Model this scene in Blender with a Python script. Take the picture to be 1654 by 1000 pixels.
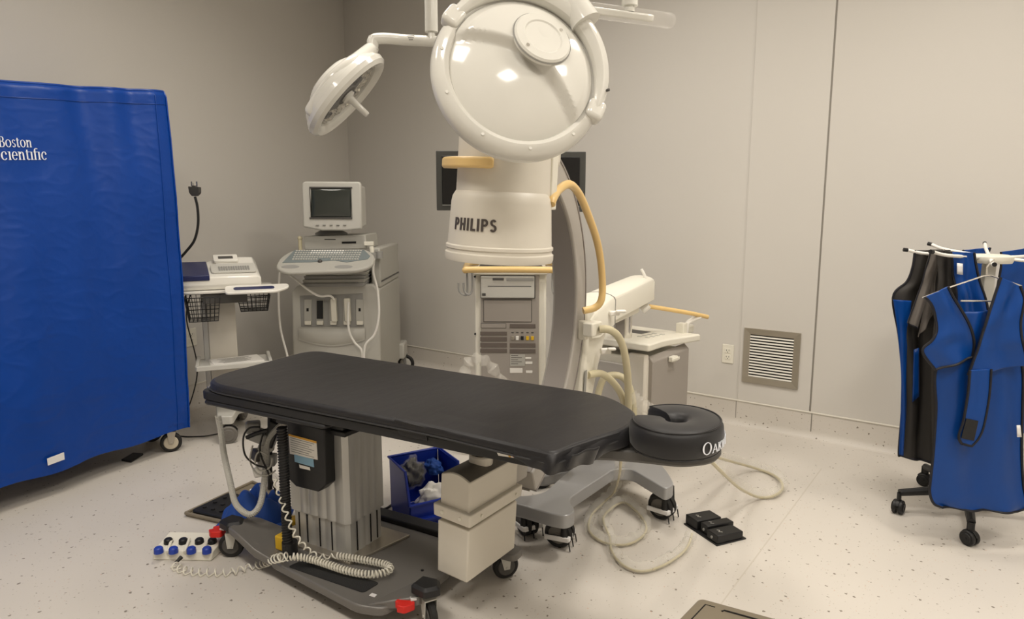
import bpy, bmesh, math, random
from mathutils import Vector, Matrix, noise
random.seed(4)
PI = math.pi
for o in list(bpy.data.objects): bpy.data.objects.remove(o)
scn = bpy.context.scene
# ------------------------------------------------------------------ camera
F = 1088.0; PITCH = math.radians(8.37); CH = 1.45
cam = bpy.data.cameras.new('camera'); co = bpy.data.objects.new('camera', cam)
scn.collection.objects.link(co); scn.camera = co
cam.sensor_fit = 'HORIZONTAL'; cam.sensor_width = 36.0; cam.lens = F/1654*36
cam.clip_start = 0.05; cam.clip_end = 50
co.location = (0, 0, CH); co.rotation_euler = (PI/2-PITCH, 0, 0)
# ------------------------------------------------------------------ world and exposure
w = bpy.data.worlds.new('world'); scn.world = w; w.use_nodes = True
w.node_tree.nodes['Background'].inputs[0].default_value = (1, .93, .84, 1)
w.node_tree.nodes['Background'].inputs[1].default_value = 0.05
vs = scn.view_settings
vs.view_transform = 'Standard'; vs.look = 'None'; vs.exposure = -0.06; vs.gamma = 1.0
try: vs.use_curve_mapping = False
except Exception: pass
CEIL = 3.5
LIGHTS = [(-0.9, 0.9, 1.0), (1.55, 2.35, 1.45), (-0.9, 3.6, .8), (0.45, 3.5, .5), (-2.2, 1.9, .6), (0.7, -0.3, 1.4), (2.3, 0.8, 1.2)]
LP = 21.0
for i, (x, y, k) in enumerate(LIGHTS):
    l = bpy.data.lights.new('troffer_lamp', 'AREA'); l.shape = 'RECTANGLE'; l.size = .56; l.size_y = .56
    l.energy = LP*k; l.color = (1, .935, .855); l.spread = math.radians(155)
    lo = bpy.data.objects.new('troffer_lamp', l); scn.collection.objects.link(lo); lo.location = (x, y, CEIL-.06)
    lo.rotation_euler = (0, 0, math.radians(-36.7))
# ------------------------------------------------------------------ helpers
def ray(px, py):
    x = (px-827)/F; v = (py-500)/F; c, s = math.cos(PITCH), math.sin(PITCH)
    return Vector((x, c-v*s, -s-v*c))
CAMP = Vector((0, 0, CH))
def PZ(px, py, z=0.0):                      # point seen there, at height z
    r = ray(px, py); return CAMP + r*((z-CH)/r.z)
def PY_(px, py, y):                         # point seen there, on the plane Y=y
    r = ray(px, py); return CAMP + r*(y/r.y)
def PD(px, py, d): return CAMP + ray(px, py)*d
def PP(px, py, p0, n):                      # on an arbitrary plane
    r = ray(px, py); n = Vector(n); return CAMP + r*((Vector(p0)-CAMP).dot(n)/r.dot(n))
def FR(loc, yaw=0.0): return Matrix.Translation(loc) @ Matrix.Rotation(math.radians(yaw), 4, 'Z')
def axis_m(o, z, x=None):                   # frame with given origin, z axis (and approx x axis)
    z = Vector(z).normalized(); x = Vector(x) if x is not None else (Vector((1,0,0)) if abs(z.x) < .9 else Vector((0,1,0)))
    x = (x-z*x.dot(z)).normalized(); y = z.cross(x)
    m = Matrix((x, y, z)).transposed().to_4x4(); m.translation = Vector(o); return m
def crom(pts, k=6, closed=False):
    pts = [Vector(p) for p in pts]; n = len(pts); out = []
    if n < 3: return pts
    rng = range(n if closed else n-1)
    for i in rng:
        if closed: a, b, c, d = pts[(i-1) % n], pts[i], pts[(i+1) % n], pts[(i+2) % n]
        else: a, b, c, d = pts[max(i-1, 0)], pts[i], pts[i+1], pts[min(i+2, n-1)]
        for j in range(k):
            t = j/k
            out.append(.5*((2*b)+(c-a)*t+(2*a-5*b+4*c-d)*t*t+(3*b-a-3*c+d)*t**3))
    if not closed: out.append(pts[-1])
    return out
class MB:
    def __init__(s, M=None): s.v = []; s.f = []; s.M = M.copy() if M else Matrix.Identity(4)
    def add(s, vs_, fs, M=None):
        T = s.M @ M if M else s.M; o = len(s.v)
        s.v += [T @ Vector(p) for p in vs_]; s.f += [[i+o for i in f] for f in fs]; return s
    def box(s, c, d, M=None, rz=0):
        x, y, z = d[0]/2, d[1]/2, d[2]/2; R = Matrix.Translation(c) @ Matrix.Rotation(math.radians(rz), 4, 'Z')
        vv = [R @ Vector((a*x, b*y, e*z)) for e in (-1, 1) for a, b in ((-1,-1),(1,-1),(1,1),(-1,1))]
        return s.add(vv, [(3,2,1,0),(4,5,6,7),(0,1,5,4),(1,2,6,5),(2,3,7,6),(3,0,4,7)], M)
    def box2(s, a, b, M=None): return s.box([(a[i]+b[i])/2 for i in range(3)], [abs(a[i]-b[i]) for i in range(3)], M)
    def prism(s, poly, z0, z1, M=None):
        n = len(poly); vv = [(p[0], p[1], z0) for p in poly]+[(p[0], p[1], z1) for p in poly]
        return s.add(vv, [tuple(range(n-1, -1, -1)), tuple(range(n, 2*n))]+[(i, (i+1) % n, n+(i+1) % n, n+i) for i in range(n)], M)
    def loft(s, rings, M=None, caps=True):      # list of rings (same length)
        n = len(rings[0]); vv = [p for r in rings for p in r]; ff = []
        for j in range(len(rings)-1):
            for i in range(n): ff.append((j*n+i, j*n+(i+1) % n, (j+1)*n+(i+1) % n, (j+1)*n+i))
        if caps: ff += [tuple(range(n-1, -1, -1)), tuple((len(rings)-1)*n+i for i in range(n))]
        return s.add(vv, ff, M)
    def lathe(s, prof, M=None, n=32, a0=0, a1=360):
        full = abs(a1-a0) >= 360; k = n if full else n+1; vv = []; ff = []
        for r, z in prof:
            for i in range(k):
                a = math.radians(a0+(a1-a0)*i/n); vv.append((max(r, 1e-5)*math.cos(a), max(r, 1e-5)*math.sin(a), z))
        for j in range(len(prof)-1):
            for i in range(n if full else n):
                i2 = (i+1) % k if full else i+1
                ff.append((j*k+i, j*k+i2, (j+1)*k+i2, (j+1)*k+i))
        return s.add(vv, ff, M)
    def cyl(s, p0, p1, r0, r1=None, n=20):
        p0 = Vector(p0); p1 = Vector(p1); r1 = r0 if r1 is None else r1; L = (p1-p0).length
        return s.lathe([(0, 0), (r0, 0), (r1, L), (0, L)], axis_m(p0, p1-p0), n)
    def tube(s, pts, r, n=10, closed=False, flat=None):
        pts = [Vector(p) for p in pts]; N = len(pts); rs = r if isinstance(r, (list, tuple)) else [r]*N; up = None; vv = []; ff = []
        for i, p in enumerate(pts):
            a = pts[(i-1) % N] if (closed or i > 0) else p; b = pts[(i+1) % N] if (closed or i < N-1) else p
            t = (b-a).normalized() if (b-a).length > 1e-9 else Vector((0,0,1))
            if up is None: up = t.orthogonal().normalized() if flat is None else Vector(flat)
            if flat is not None: up = Vector(flat)
            up = (up-t*up.dot(t)).normalized(); q = t.cross(up)
            f2 = 1.0
            for k in range(n):
                an = 2*PI*k/n; vv.append(p+up*math.cos(an)*rs[i]+q*math.sin(an)*rs[i]*f2)
        for i in range(N if closed else N-1):
            for k in range(n): ff.append((i*n+k, i*n+(k+1) % n, ((i+1) % N)*n+(k+1) % n, ((i+1) % N)*n+k))
        if not closed: ff += [tuple(range(n-1, -1, -1)), tuple((N-1)*n+k for k in range(n))]
        return s.add(vv, ff)
    def grid(s, fn, nu, nv, M=None, cu=False):
        vv = [fn(i/nu, j/nv) for j in range(nv+1) for i in range(nu+1)]; k = nu+1
        return s.add(vv, [(j*k+i, j*k+i+1, (j+1)*k+i+1, (j+1)*k+i) for j in range(nv) for i in range(nu)], M)
    def ball(s, c, r, n=16, sc=(1,1,1)):
        pr = [(r*math.sin(PI*i/n), -r*math.cos(PI*i/n)) for i in range(n+1)]
        return s.lathe(pr, Matrix.Translation(c) @ Matrix.Diagonal((*sc, 1)), n*2)
def coil(path, R, r, turns, n=7, per=12):
    pts = [Vector(p) for p in path]; L = [0]
    for a, b in zip(pts, pts[1:]): L.append(L[-1]+(b-a).length)
    N = int(turns*per); out = []; j = 0; up = None
    for i in range(N+1):
        d = L[-1]*i/N
        while j < len(pts)-2 and L[j+1] < d: j += 1
        t = (d-L[j])/max(L[j+1]-L[j], 1e-9); p = pts[j].lerp(pts[j+1], t); tg = (pts[j+1]-pts[j]).normalized()
        if up is None: up = tg.orthogonal()
        up = (up-tg*up.dot(tg)).normalized(); q = tg.cross(up); a = 2*PI*i/per
        out.append(p+up*math.cos(a)*R+q*math.sin(a)*R)
    return out
def rrect(w_, h_, r, k=6, cx=0, cy=0):
    out = []
    for qx, qy, a in ((1,-1,-90), (1,1,0), (-1,1,90), (-1,-1,180)):
        for i in range(k+1):
            an = math.radians(a+90*i/k); out.append((cx+qx*(w_/2-r)+r*math.cos(an), cy+qy*(h_/2-r)+r*math.sin(an)))
    return out
def rpoly(poly, r, k=5):                    # round the corners of a polygon
    out = []; n = len(poly); rs = r if isinstance(r, (list, tuple)) else [r]*n
    for i in range(n):
        p = Vector(poly[i][:2]); a = Vector(poly[i-1][:2]); b = Vector(poly[(i+1) % n][:2])
        da = (a-p); db = (b-p); q = min(rs[i], da.length*.45, db.length*.45)
        s0 = p+da.normalized()*q; s1 = p+db.normalized()*q
        for j in range(k+1):
            t = j/k; c = s0*(1-t)**2+p*2*t*(1-t)+s1*t*t; out.append((c.x, c.y))
    return out
# ------------------------------------------------------------------ materials
def mat(name, col, rough=.5, metal=0, spec=.5, bump=0, bscale=40, trans=0, alpha=1, coat=0, emit=None, sheen=0, var=0, vscale=8, stretch=None, ior=1.45):
    m = bpy.data.materials.new(name); m.use_nodes = True; nt = m.node_tree; b = nt.nodes['Principled BSDF']
    c = [((x/255)/12.92 if x/255 <= .04045 else ((x/255+.055)/1.055)**2.4) for x in col]
    b.inputs['Base Color'].default_value = (*c, 1); b.inputs['Roughness'].default_value = rough; b.inputs['Metallic'].default_value = metal
    b.inputs['Specular IOR Level'].default_value = spec; b.inputs['Transmission Weight'].default_value = trans; b.inputs['Alpha'].default_value = alpha
    b.inputs['Coat Weight'].default_value = coat; b.inputs['Coat Roughness'].default_value = .08; b.inputs['IOR'].default_value = ior
    if sheen: b.inputs['Sheen Weight'].default_value = sheen
    if emit: b.inputs['Emission Color'].default_value = (*emit[:3], 1); b.inputs['Emission Strength'].default_value = emit[3]
    if bump or var:
        tc = nt.nodes.new('ShaderNodeTexCoord'); mp = nt.nodes.new('ShaderNodeMapping'); nt.links.new(tc.outputs['Object'], mp.inputs[0])
        if stretch: mp.inputs['Scale'].default_value = stretch
        if bump:
            nz = nt.nodes.new('ShaderNodeTexNoise'); nz.inputs['Scale'].default_value = bscale; nz.inputs['Detail'].default_value = 5
            bp = nt.nodes.new('ShaderNodeBump'); bp.inputs['Strength'].default_value = min(bump, 1); bp.inputs['Distance'].default_value = .01*max(bump, 1)
            nt.links.new(mp.outputs[0], nz.inputs['Vector']); nt.links.new(nz.outputs[0], bp.inputs['Height']); nt.links.new(bp.outputs[0], b.inputs['Normal'])
        if var:
            n2 = nt.nodes.new('ShaderNodeTexNoise'); n2.inputs['Scale'].default_value = vscale; n2.inputs['Detail'].default_value = 4
            mx = nt.nodes.new('ShaderNodeMix'); mx.data_type = 'RGBA'; nt.links.new(mp.outputs[0], n2.inputs['Vector']); nt.links.new(n2.outputs[0], mx.inputs[0])
            mx.inputs[6].default_value = (*[x*(1-var) for x in c], 1); mx.inputs[7].default_value = (*[min(1, x*(1+var)) for x in c], 1)
            nt.links.new(mx.outputs[2], b.inputs['Base Color'])
    return m
def speckle(name, base, spots, rough=.35):
    m = mat(name, base, rough); nt = m.node_tree; b = nt.nodes['Principled BSDF']; c0 = tuple(b.inputs['Base Color'].default_value)
    tc = nt.nodes.new('ShaderNodeTexCoord'); cur = None
    big = nt.nodes.new('ShaderNodeTexNoise'); big.inputs['Scale'].default_value = 1.3; big.inputs['Detail'].default_value = 3
    nt.links.new(tc.outputs['Object'], big.inputs['Vector'])
    mx = nt.nodes.new('ShaderNodeMix'); mx.data_type = 'RGBA'; nt.links.new(big.outputs[0], mx.inputs[0])
    mx.inputs[6].default_value = tuple(x*.95 for x in c0[:3])+(1,); mx.inputs[7].default_value = tuple(x*1.03 for x in c0[:3])+(1,); cur = mx.outputs[2]
    for sc, th, col in spots:
        vo = nt.nodes.new('ShaderNodeTexVoronoi'); vo.inputs['Scale'].default_value = sc
        # distort cells so the chips are irregular
        nd = nt.nodes.new('ShaderNodeTexNoise'); nd.inputs['Scale'].default_value = sc*2.0; nt.links.new(tc.outputs['Object'], nd.inputs['Vector'])
        ad = nt.nodes.new('ShaderNodeVectorMath'); ad.operation = 'MULTIPLY_ADD'; nt.links.new(nd.outputs[1], ad.inputs[0]); ad.inputs[1].default_value = (.6/sc,)*3; nt.links.new(tc.outputs['Object'], ad.inputs[2])
        nt.links.new(ad.outputs[0], vo.inputs['Vector'])
        sep = nt.nodes.new('ShaderNodeSeparateColor'); nt.links.new(vo.outputs['Color'], sep.inputs[0])
        lt = nt.nodes.new('ShaderNodeMath'); lt.operation = 'LESS_THAN'; nt.links.new(vo.outputs['Distance'], lt.inputs[0])
        ml = nt.nodes.new('ShaderNodeMath'); ml.operation = 'MULTIPLY'; nt.links.new(sep.outputs[0], ml.inputs[0]); ml.inputs[1].default_value = th; nt.links.new(ml.outputs[0], lt.inputs[1])
        g = nt.nodes.new('ShaderNodeMath'); g.operation = 'GREATER_THAN'; nt.links.new(sep.outputs[1], g.inputs[0]); g.inputs[1].default_value = .62
        m3 = nt.nodes.new('ShaderNodeMath'); m3.operation = 'MULTIPLY'; nt.links.new(lt.outputs[0], m3.inputs[0]); nt.links.new(g.outputs[0], m3.inputs[1])
        x2 = nt.nodes.new('ShaderNodeMix'); x2.data_type = 'RGBA'; nt.links.new(m3.outputs[0], x2.inputs[0]); nt.links.new(cur, x2.inputs[6])
        x2.inputs[7].default_value = (*[((v/255+.055)/1.055)**2.4 for v in col], 1); cur = x2.outputs[2]
    nt.links.new(cur, b.inputs['Base Color']); return m
M_FLOOR = speckle('speckled_vinyl', (206, 200, 191), [(42, .25, (126, 118, 106)), (90, .24, (172, 165, 152)), (60, .17, (200, 172, 152))], .38)
M_WALL = mat('wall_paint', (206, 202, 195), .55, bump=.03, bscale=120, var=.012, vscale=1.5)
M_CEIL = mat('ceiling_tile', (225, 222, 215), .8)
M_CAP = mat('pale_trim', (205, 200, 188), .4)
M_SEAM = mat('seam_line', (135, 130, 122), .6)
M_WHITE = mat('gloss_white', (232, 229, 220), .12, coat=.6)
M_LAMPW = mat('lamp_white', (214, 212, 204), .12, coat=.25)
M_IVORY = mat('ivory_paint', (214, 208, 195), .42, bump=.02, bscale=200)
M_CREAM = mat('cream_white', (228, 224, 210), .4)
M_CASE = mat('grey_plastic_case', (178, 176, 168), .5, bump=.03, bscale=300)
M_CASE2 = mat('mid_grey_plastic', (150, 149, 145), .5)
M_CASE3 = mat('pale_grey_plastic', (192, 190, 182), .45)
M_BLUEGREY = mat('blue_grey_keys', (122, 131, 132), .5)
M_DGREY = mat('dark_grey', (78, 76, 73), .5)
M_ARC = mat('arc_grey', (140, 134, 129), .45)
M_ARC2 = mat('arc_grey_light', (172, 167, 160), .4)
M_PANELG = mat('panel_grey', (158, 151, 143), .5)
M_SILVER = mat('silver_paint', (165, 165, 166), .35, metal=.35)
M_ALU = mat('brushed_aluminium', (186, 185, 181), .4, metal=.45)
M_CHROME = mat('chrome', (225, 222, 215), .2, metal=.9)
M_STEEL = mat('satin_steel', (185, 178, 165), .35, metal=.8)
M_YEL = mat('yellow_grab_rail', (226, 192, 128), .38, coat=.2)
M_HOSE = mat('beige_hose', (200, 191, 160), .45)
M_BLACK = mat('black_plastic', (24, 24, 25), .45)
M_BLACK2 = mat('black_metal', (30, 30, 31), .5)
M_PAD = mat('black_vinyl', (27, 26, 28), .44, bump=.30, bscale=5, sheen=.05, stretch=(2.5, 1, 1))
M_PAD2 = mat('black_stretch_fabric', (18, 17, 19), .5, bump=.05, bscale=30, sheen=.15)
M_RUB = mat('black_rubber', (32, 31, 30), .6)
M_SCREEN = mat('dark_screen', (14, 13, 13), .25)
M_CRT = mat('crt_glass', (52, 56, 52), .08, coat=.5)
M_FRAMEG = mat('screen_frame', (62, 62, 58), .45)
M_NAVY = mat('navy_plastic', (28, 36, 82), .35)
M_BLUE = mat('blue_nylon', (0, 60, 146), .40, spec=.4, bump=.55, bscale=6, var=.08, vscale=3)
M_BLUE2 = mat('apron_blue', (6, 62, 134), .36, spec=.4, bump=.2, bscale=8)
M_BLUEBIN = mat('blue_plastic', (22, 48, 150), .35)
M_CLOTHB = mat('blue_wrap_cloth', (30, 72, 150), .7, bump=.3, bscale=20)
M_KNOB = mat('blue_button', (38, 66, 165), .4)
M_EDGE = mat('black_binding', (18, 18, 26), .6)
M_APBLK = mat('apron_black', (44, 41, 38), .55, bump=.06, bscale=14)
M_APGREY = mat('apron_grey', (98, 92, 86), .55, bump=.06, bscale=14)
M_GUN = mat('gunmetal_deck', (118, 115, 111), .36, metal=.25)
M_MAT = mat('black_grip', (38, 38, 38), .8, bump=.3, bscale=260)
M_VSLOT = mat('vent_slot_brown', (104, 95, 88), .6)
M_RED = mat('red_pedal', (215, 40, 32), .4)
M_YELP = mat('yellow_plastic', (220, 178, 40), .4)
M_GREEN = mat('green_lever', (30, 120, 60), .4)
M_PAPER = mat('white_paper', (235, 232, 225), .7)
M_PRINT = mat('printed_grey', (120, 118, 112), .7)
M_TAG = mat('white_tag', (228, 226, 224), .7)
M_TXT = mat('white_lettering', (235, 238, 245), .6)
M_TXTD = mat('dark_lettering', (75, 68, 64), .5)
M_ORANGE = mat('orange_print', (224, 170, 70), .6)
M_LBLUE = mat('light_blue_print', (140, 180, 205), .6)
M_REDP = mat('red_print', (190, 60, 50), .6)
M_FILM = mat('clear_film', (235, 232, 225), .1, alpha=.14, bump=.8, bscale=12)
M_FILM2 = mat('thick_clear_film', (228, 224, 214), .15, alpha=.22, bump=1.0, bscale=9)
M_GLASSR = mat('lamp_reflector', (190, 186, 176), .08, metal=.9)
M_GLASS = mat('lamp_glass', (240, 240, 238), .03, alpha=.18)
M_BROWN = mat('tan_leather', (160, 125, 95), .5)
M_TAUPE = mat('taupe_metal', (132, 122, 104), .4, metal=.2)
M_LED = mat('troffer_diffuser', (250, 245, 235), .5, emit=(1, .93, .82, 9.0))
M_WHEELG = mat('grey_wheel', (108, 104, 98), .5)
M_WHEELC = mat('cream_wheel', (196, 186, 166), .5)
M_DARKSLOT = mat('dark_slot', (22, 19, 17), .8)
M_TANKTOP = mat('tank_top_grey', (120, 114, 104), .45)
# ------------------------------------------------------------------ objects
ROOTM = {}
def root(name, label, cat, M, group=None):
    o = bpy.data.objects.new(name, None); scn.collection.objects.link(o); o.matrix_world = M
    o.empty_display_size = .1; o['label'] = label; o['category'] = cat
    if group: o['group'] = group
    ROOTM[o.name] = M.copy(); return o
def part(mb, name, m, parent=None, bevel=0, ang=30, sub=0, solid=0, seg=2, smooth=True, label=None, cat=None, group=None, kind=None):
    par = parent
    R = ROOTM.get(par.name) if par is not None else None
    vv = mb.v
    if R is not None: I = R.inverted(); vv = [I @ p for p in vv]
    elif kind is None:                      # a thing that is one mesh: origin at its base
        zc = min(p.z for p in vv); cx = sum(p.x for p in vv)/len(vv); cy = sum(p.y for p in vv)/len(vv)
        off = Vector((cx, cy, zc)); vv = [p-off for p in vv]
    me = bpy.data.meshes.new(name); me.from_pydata([tuple(p) for p in vv], [], mb.f); me.update()
    bm = bmesh.new(); bm.from_mesh(me); bmesh.ops.remove_doubles(bm, verts=bm.verts, dist=1e-5)
    bmesh.ops.recalc_face_normals(bm, faces=bm.faces); bm.to_mesh(me); bm.free()
    me.polygons.foreach_set('use_smooth', [smooth]*len(me.polygons))
    if smooth: me.set_sharp_from_angle(angle=math.radians(35))
    me.materials.append(m); o = bpy.data.objects.new(name, me); scn.collection.objects.link(o)
    if par is not None:
        o.parent = par; ROOTM[o.name] = R
    elif kind is None: o.location = off
    if solid:
        s_ = o.modifiers.new('solid', 'SOLIDIFY'); s_.thickness = solid; s_.offset = 0
    if bevel:
        b = o.modifiers.new('bevel', 'BEVEL'); b.width = bevel; b.segments = seg; b.limit_method = 'ANGLE'; b.angle_limit = math.radians(ang); b.harden_normals = False
    if sub:
        s_ = o.modifiers.new('sub', 'SUBSURF'); s_.levels = sub; s_.render_levels = sub
    if label: o['label'] = label
    if cat: o['category'] = cat
    if group: o['group'] = group
    if kind: o['kind'] = kind
    return o
def text(s, name, M, size, m, parent, bold=0.0, depth=.0008, align='LEFT', sx=1.0, space=1.0):
    cu = bpy.data.curves.new(name, 'FONT'); cu.body = s; cu.size = size; cu.extrude = depth; cu.offset = bold; cu.align_x = align; cu.space_character = space
    t = bpy.data.objects.new(name, cu); scn.collection.objects.link(t)
    dg = bpy.context.evaluated_depsgraph_get(); me = bpy.data.meshes.new_from_object(t.evaluated_get(dg)); bpy.data.objects.remove(t)
    mb = MB(); mb.add([M @ Vector((v.co.x*sx, v.co.y, v.co.z)) for v in me.vertices], [tuple(p.vertices) for p in me.polygons])
    return part(mb, name, m, parent, smooth=False)
def wallframe(o, nrm):                      # local x right, y up, z = outward normal
    z = Vector(nrm).normalized(); y = Vector((0,0,1)); x = y.cross(z).normalized(); y = z.cross(x)
    m = Matrix((x, y, z)).transposed().to_4x4(); m.translation = Vector(o); return m
# ================================================================== ROOM
C0 = Vector((-1.617, 6.81, 0)); U = Vector((.8021, -.5972, 0)).normalized(); NB = Vector((-.5972, -.8021, 0)).normalized()
D = Vector((-.36, -.93, 0)).normalized(); NL = Vector((.93, -.36, 0)).normalized()
E1 = C0+U*7.2; E2 = E1+NB*6.2; L1 = C0+D*8.4
def slab(name, a, b, z0, z1, nrm, t, m, kind='structure', off=0):
    a = Vector(a)+Vector(nrm)*off; b = Vector(b)+Vector(nrm)*off; n = Vector(nrm)
    mb = MB(); mb.prism([(a.x, a.y), (b.x, b.y), (b.x-n.x*t, b.y-n.y*t), (a.x-n.x*t, a.y-n.y*t)], z0, z1)
    return part(mb, name, m, kind=kind, smooth=False)
fl = MB(); poly = [C0-D*.2-U*.2, E1+U*.2, E2+U*.2+NB*.2, L1+D*.2-U*.2]; fl.prism([(p.x, p.y) for p in poly], -.1, 0); part(fl, 'floor', M_FLOOR, kind='structure', smooth=False)
ce = MB(); ce.prism([(p.x, p.y) for p in poly], CEIL, CEIL+.1); part(ce, 'ceiling', M_CEIL, kind='structure', smooth=False)
slab('wall_back', C0-U*.1, E1, 0, CEIL, NB, .12, M_WALL)
slab('wall_left', C0, L1, 0, CEIL, NL, .12, M_WALL)
slab('wall_right', E1, E2, 0, CEIL, -U, .12, M_WALL)
nf = (E2-L1).normalized(); slab('wall_front', L1, E2, 0, CEIL, Vector((-nf.y, nf.x, 0)), .12, M_WALL)
def cove(name, a, b, n):
    prof = [(0.0, .165), (.006, .165), (.006, .05), (.012, .025), (.028, .006), (.05, .0006), (.05, -.01), (0, -.01)]
    mb = MB(); a = Vector(a); b = Vector(b); n = Vector(n)
    mb.loft([[a+n*o+Vector((0,0,z)) for o, z in prof], [b+n*o+Vector((0,0,z)) for o, z in prof]])
    part(mb, name, M_FLOOR, kind='structure')
cove('baseboard_back', C0, E1, NB); cove('baseboard_left', C0, L1, NL); cove('baseboard_right', E1, E2, -U)
def capstrip(name, a, b, n):
    mb = MB(); a = Vector(a)+Vector((0,0,.165)); b = Vector(b)+Vector((0,0,.165)); n = Vector(n)
    pr = [(-.002, 0), (.010, 0), (.010, .004), (.004, .009), (-.002, .009)]
    mb.loft([[a+n*o+Vector((0,0,z)) for o, z in pr], [b+n*o+Vector((0,0,z)) for o, z in pr]]); part(mb, name, M_CAP, kind='structure', smooth=False)
capstrip('trim_1', C0, E1, NB); capstrip('trim_2', C0, L1, NL)
def on_wall(px, py): return PP(px, py, C0, NB)
# wall panel joints (vertical) : x at mid height
def joint(name, px, py, wdt, m, z0=.174, z1=CEIL, off=.001):
    p = on_wall(px, py); p.z = 0; s0 = p-U*wdt/2; s1 = p+U*wdt/2
    slab(name, s0, s1, z0, z1, NB, .002, m, off=off)
joint('trim_3', 1330.5, 332, .010, M_SEAM); joint('trim_4', 1206.5, 332, .006, M_WALL, off=.004)
joint('trim_5', 1311, 680, .006, M_SEAM, 0.03, .165, .0075); joint('trim_6', 1189, 665, .004, M_SEAM, 0.03, .165, .0075)
p = on_wall(1268, 332); p.z = 0
slab('trim_7', on_wall(1207.5, 332)*Vector((1,1,0)) if False else Vector((on_wall(1207.5,332).x, on_wall(1207.5,332).y, 0)), Vector((on_wall(1329,332).x, on_wall(1329,332).y, 0)), .174, CEIL, NB, .004, M_WALL, off=.004)
# floor weld seam
s0 = PZ(1100, 1063); s1 = PZ(1327, 757); dd = (s1-s0).normalized(); s0 = s0-dd*2; nn = Vector((-dd.y, dd.x, 0))*.0025
fs = MB(); fs.prism([(s0-nn)[:2], (s1-nn)[:2], (s1+nn)[:2], (s0+nn)[:2]], 0, .0006); part(fs, 'trim_8', mat('weld_line', (196, 189, 177), .4), kind='structure', smooth=False)
# ceiling troffers (lamps that are there in the room)
for i, (x, y, k) in enumerate(LIGHTS):
    r = root('ceiling_light', 'square recessed ceiling light panel above the room, out of the picture', 'ceiling light', FR((x, y, CEIL), -36.7), 'recessed ceiling light panels')
    mb = MB(FR((x, y, CEIL), -36.7))
    for a, b, c, d in ((0, .29, .62, .04), (0, -.29, .62, .04), (.29, 0, .04, .54), (-.29, 0, .04, .54)): mb.box((a, b, -.01), (c, d, .02))
    part(mb, 'frame', M_CAP, r); mb = MB(FR((x, y, CEIL), -36.7)); mb.box((0, 0, -.012), (.54, .54, .012)); part(mb, 'diffuser', M_LED, r)
# vent grille
vo = on_wall(1246.5, 578); VM = wallframe(vo, NB)
pa, pb, pc, pd = on_wall(1203.2, 529), on_wall(1294, 538), on_wall(1289.5, 628), on_wall(1199.7, 616)
vw = (pb-pa).length; vh = ((pa.z-pd.z)+(pb.z-pc.z))/2; VM.translation = (pa+pb+pc+pd)/4+NB*.0045
r = root('wall_vent', 'square brushed steel louvred return air grille set low in the right wall', 'vent', VM)
fw = .075*vw/.48*1.0
mb = MB(VM)
for k in range(4):
    pass
ow, oh = vw/2, vh/2; iw, ih = ow-fw*.72, oh-fw*.72
def fr_side(a, b, c, d): mb.add([(a[0], a[1], .012), (b[0], b[1], .012), (c[0], c[1], .006), (d[0], d[1], .006), (a[0], a[1], 0), (b[0], b[1], 0), (c[0], c[1], -.002), (d[0], d[1], -.002)], [(0,1,2,3), (7,6,5,4), (0,4,5,1), (1,5,6,2), (2,6,7,3), (3,7,4,0)])
O_ = [(-ow,-oh), (ow,-oh), (ow,oh), (-ow,oh)]; I_ = [(-iw,-ih), (iw,-ih), (iw,ih), (-iw,ih)]
for k in range(4): fr_side(O_[k], O_[(k+1) % 4], I_[(k+1) % 4], I_[k])
part(mb, 'frame', M_STEEL, r, smooth=False)
mb = MB(VM); mb.box((0, 0, .001), (2*iw, 2*ih, .002)); part(mb, 'backing', M_DARKSLOT, r)
NS = 15
for k in range(NS):
    y = -ih+(k+.5)*2*ih/NS; mb = MB(VM); h = 2*ih/NS
    mb.add([(-iw, y-h*.38, .0075), (iw, y-h*.38, .0075), (iw, y+h*.12, .0055), (-iw, y+h*.12, .0055), (-iw, y-h*.38-.0005, .0062), (iw, y-h*.38-.0005, .0062), (iw, y+h*.12, .0042), (-iw, y+h*.12, .0042)], [(0,1,2,3), (7,6,5,4), (0,4,5,1), (1,5,6,2), (2,6,7,3), (3,7,4,0)])
    part(mb, 'slat', M_WHITE, r, smooth=False)
# outlets
def outlet(M, w_, h_, label):
    r = root('wall_outlet', label, 'outlet', M)
    mb = MB(M); mb.prism(rrect(w_, h_, .004), 0, .006); part(mb, 'cover_plate', M_CREAM, r, bevel=.002)
    for s in (-1, 1):
        mb = MB(M); mb.prism(rrect(w_*.5, h_*.26, .006, cy=s*h_*.17), .006, .0085); f = part(mb, 'socket', M_CREAM, r, bevel=.001)
        mb = MB(M)
        for dx in (-.008, .008): mb.box((dx, s*h_*.17+.003, .0088), (.0025, .010, .001))
        mb.cyl((0, s*h_*.17-.009, .0083), (0, s*h_*.17-.009, .0094), .003, n=10); part(mb, 'slot', M_DARKSLOT, f, smooth=False)
    return r
a_, b_ = on_wall(1168, 557), on_wall(1184, 586)
outlet(wallframe((a_+b_)/2, NB), .078, .128, 'white duplex wall outlet on the right wall, left of the steel vent')
a_ = PP(308, 545, C0, NL)
outlet(wallframe(a_, NL), .10, .13, 'white wall outlet partly behind the blue cover, by the electrocardiograph cart')
# ================================================================== SURGICAL LIGHTS
camR = Vector((1, 0, 0)); camU = Vector((0, math.sin(PITCH), math.cos(PITCH))); camF = Vector((0, math.cos(PITCH), -math.sin(PITCH)))
def cdir(r_, u_, t_): return (camR*r_+camU*u_-camF*t_).normalized()
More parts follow.
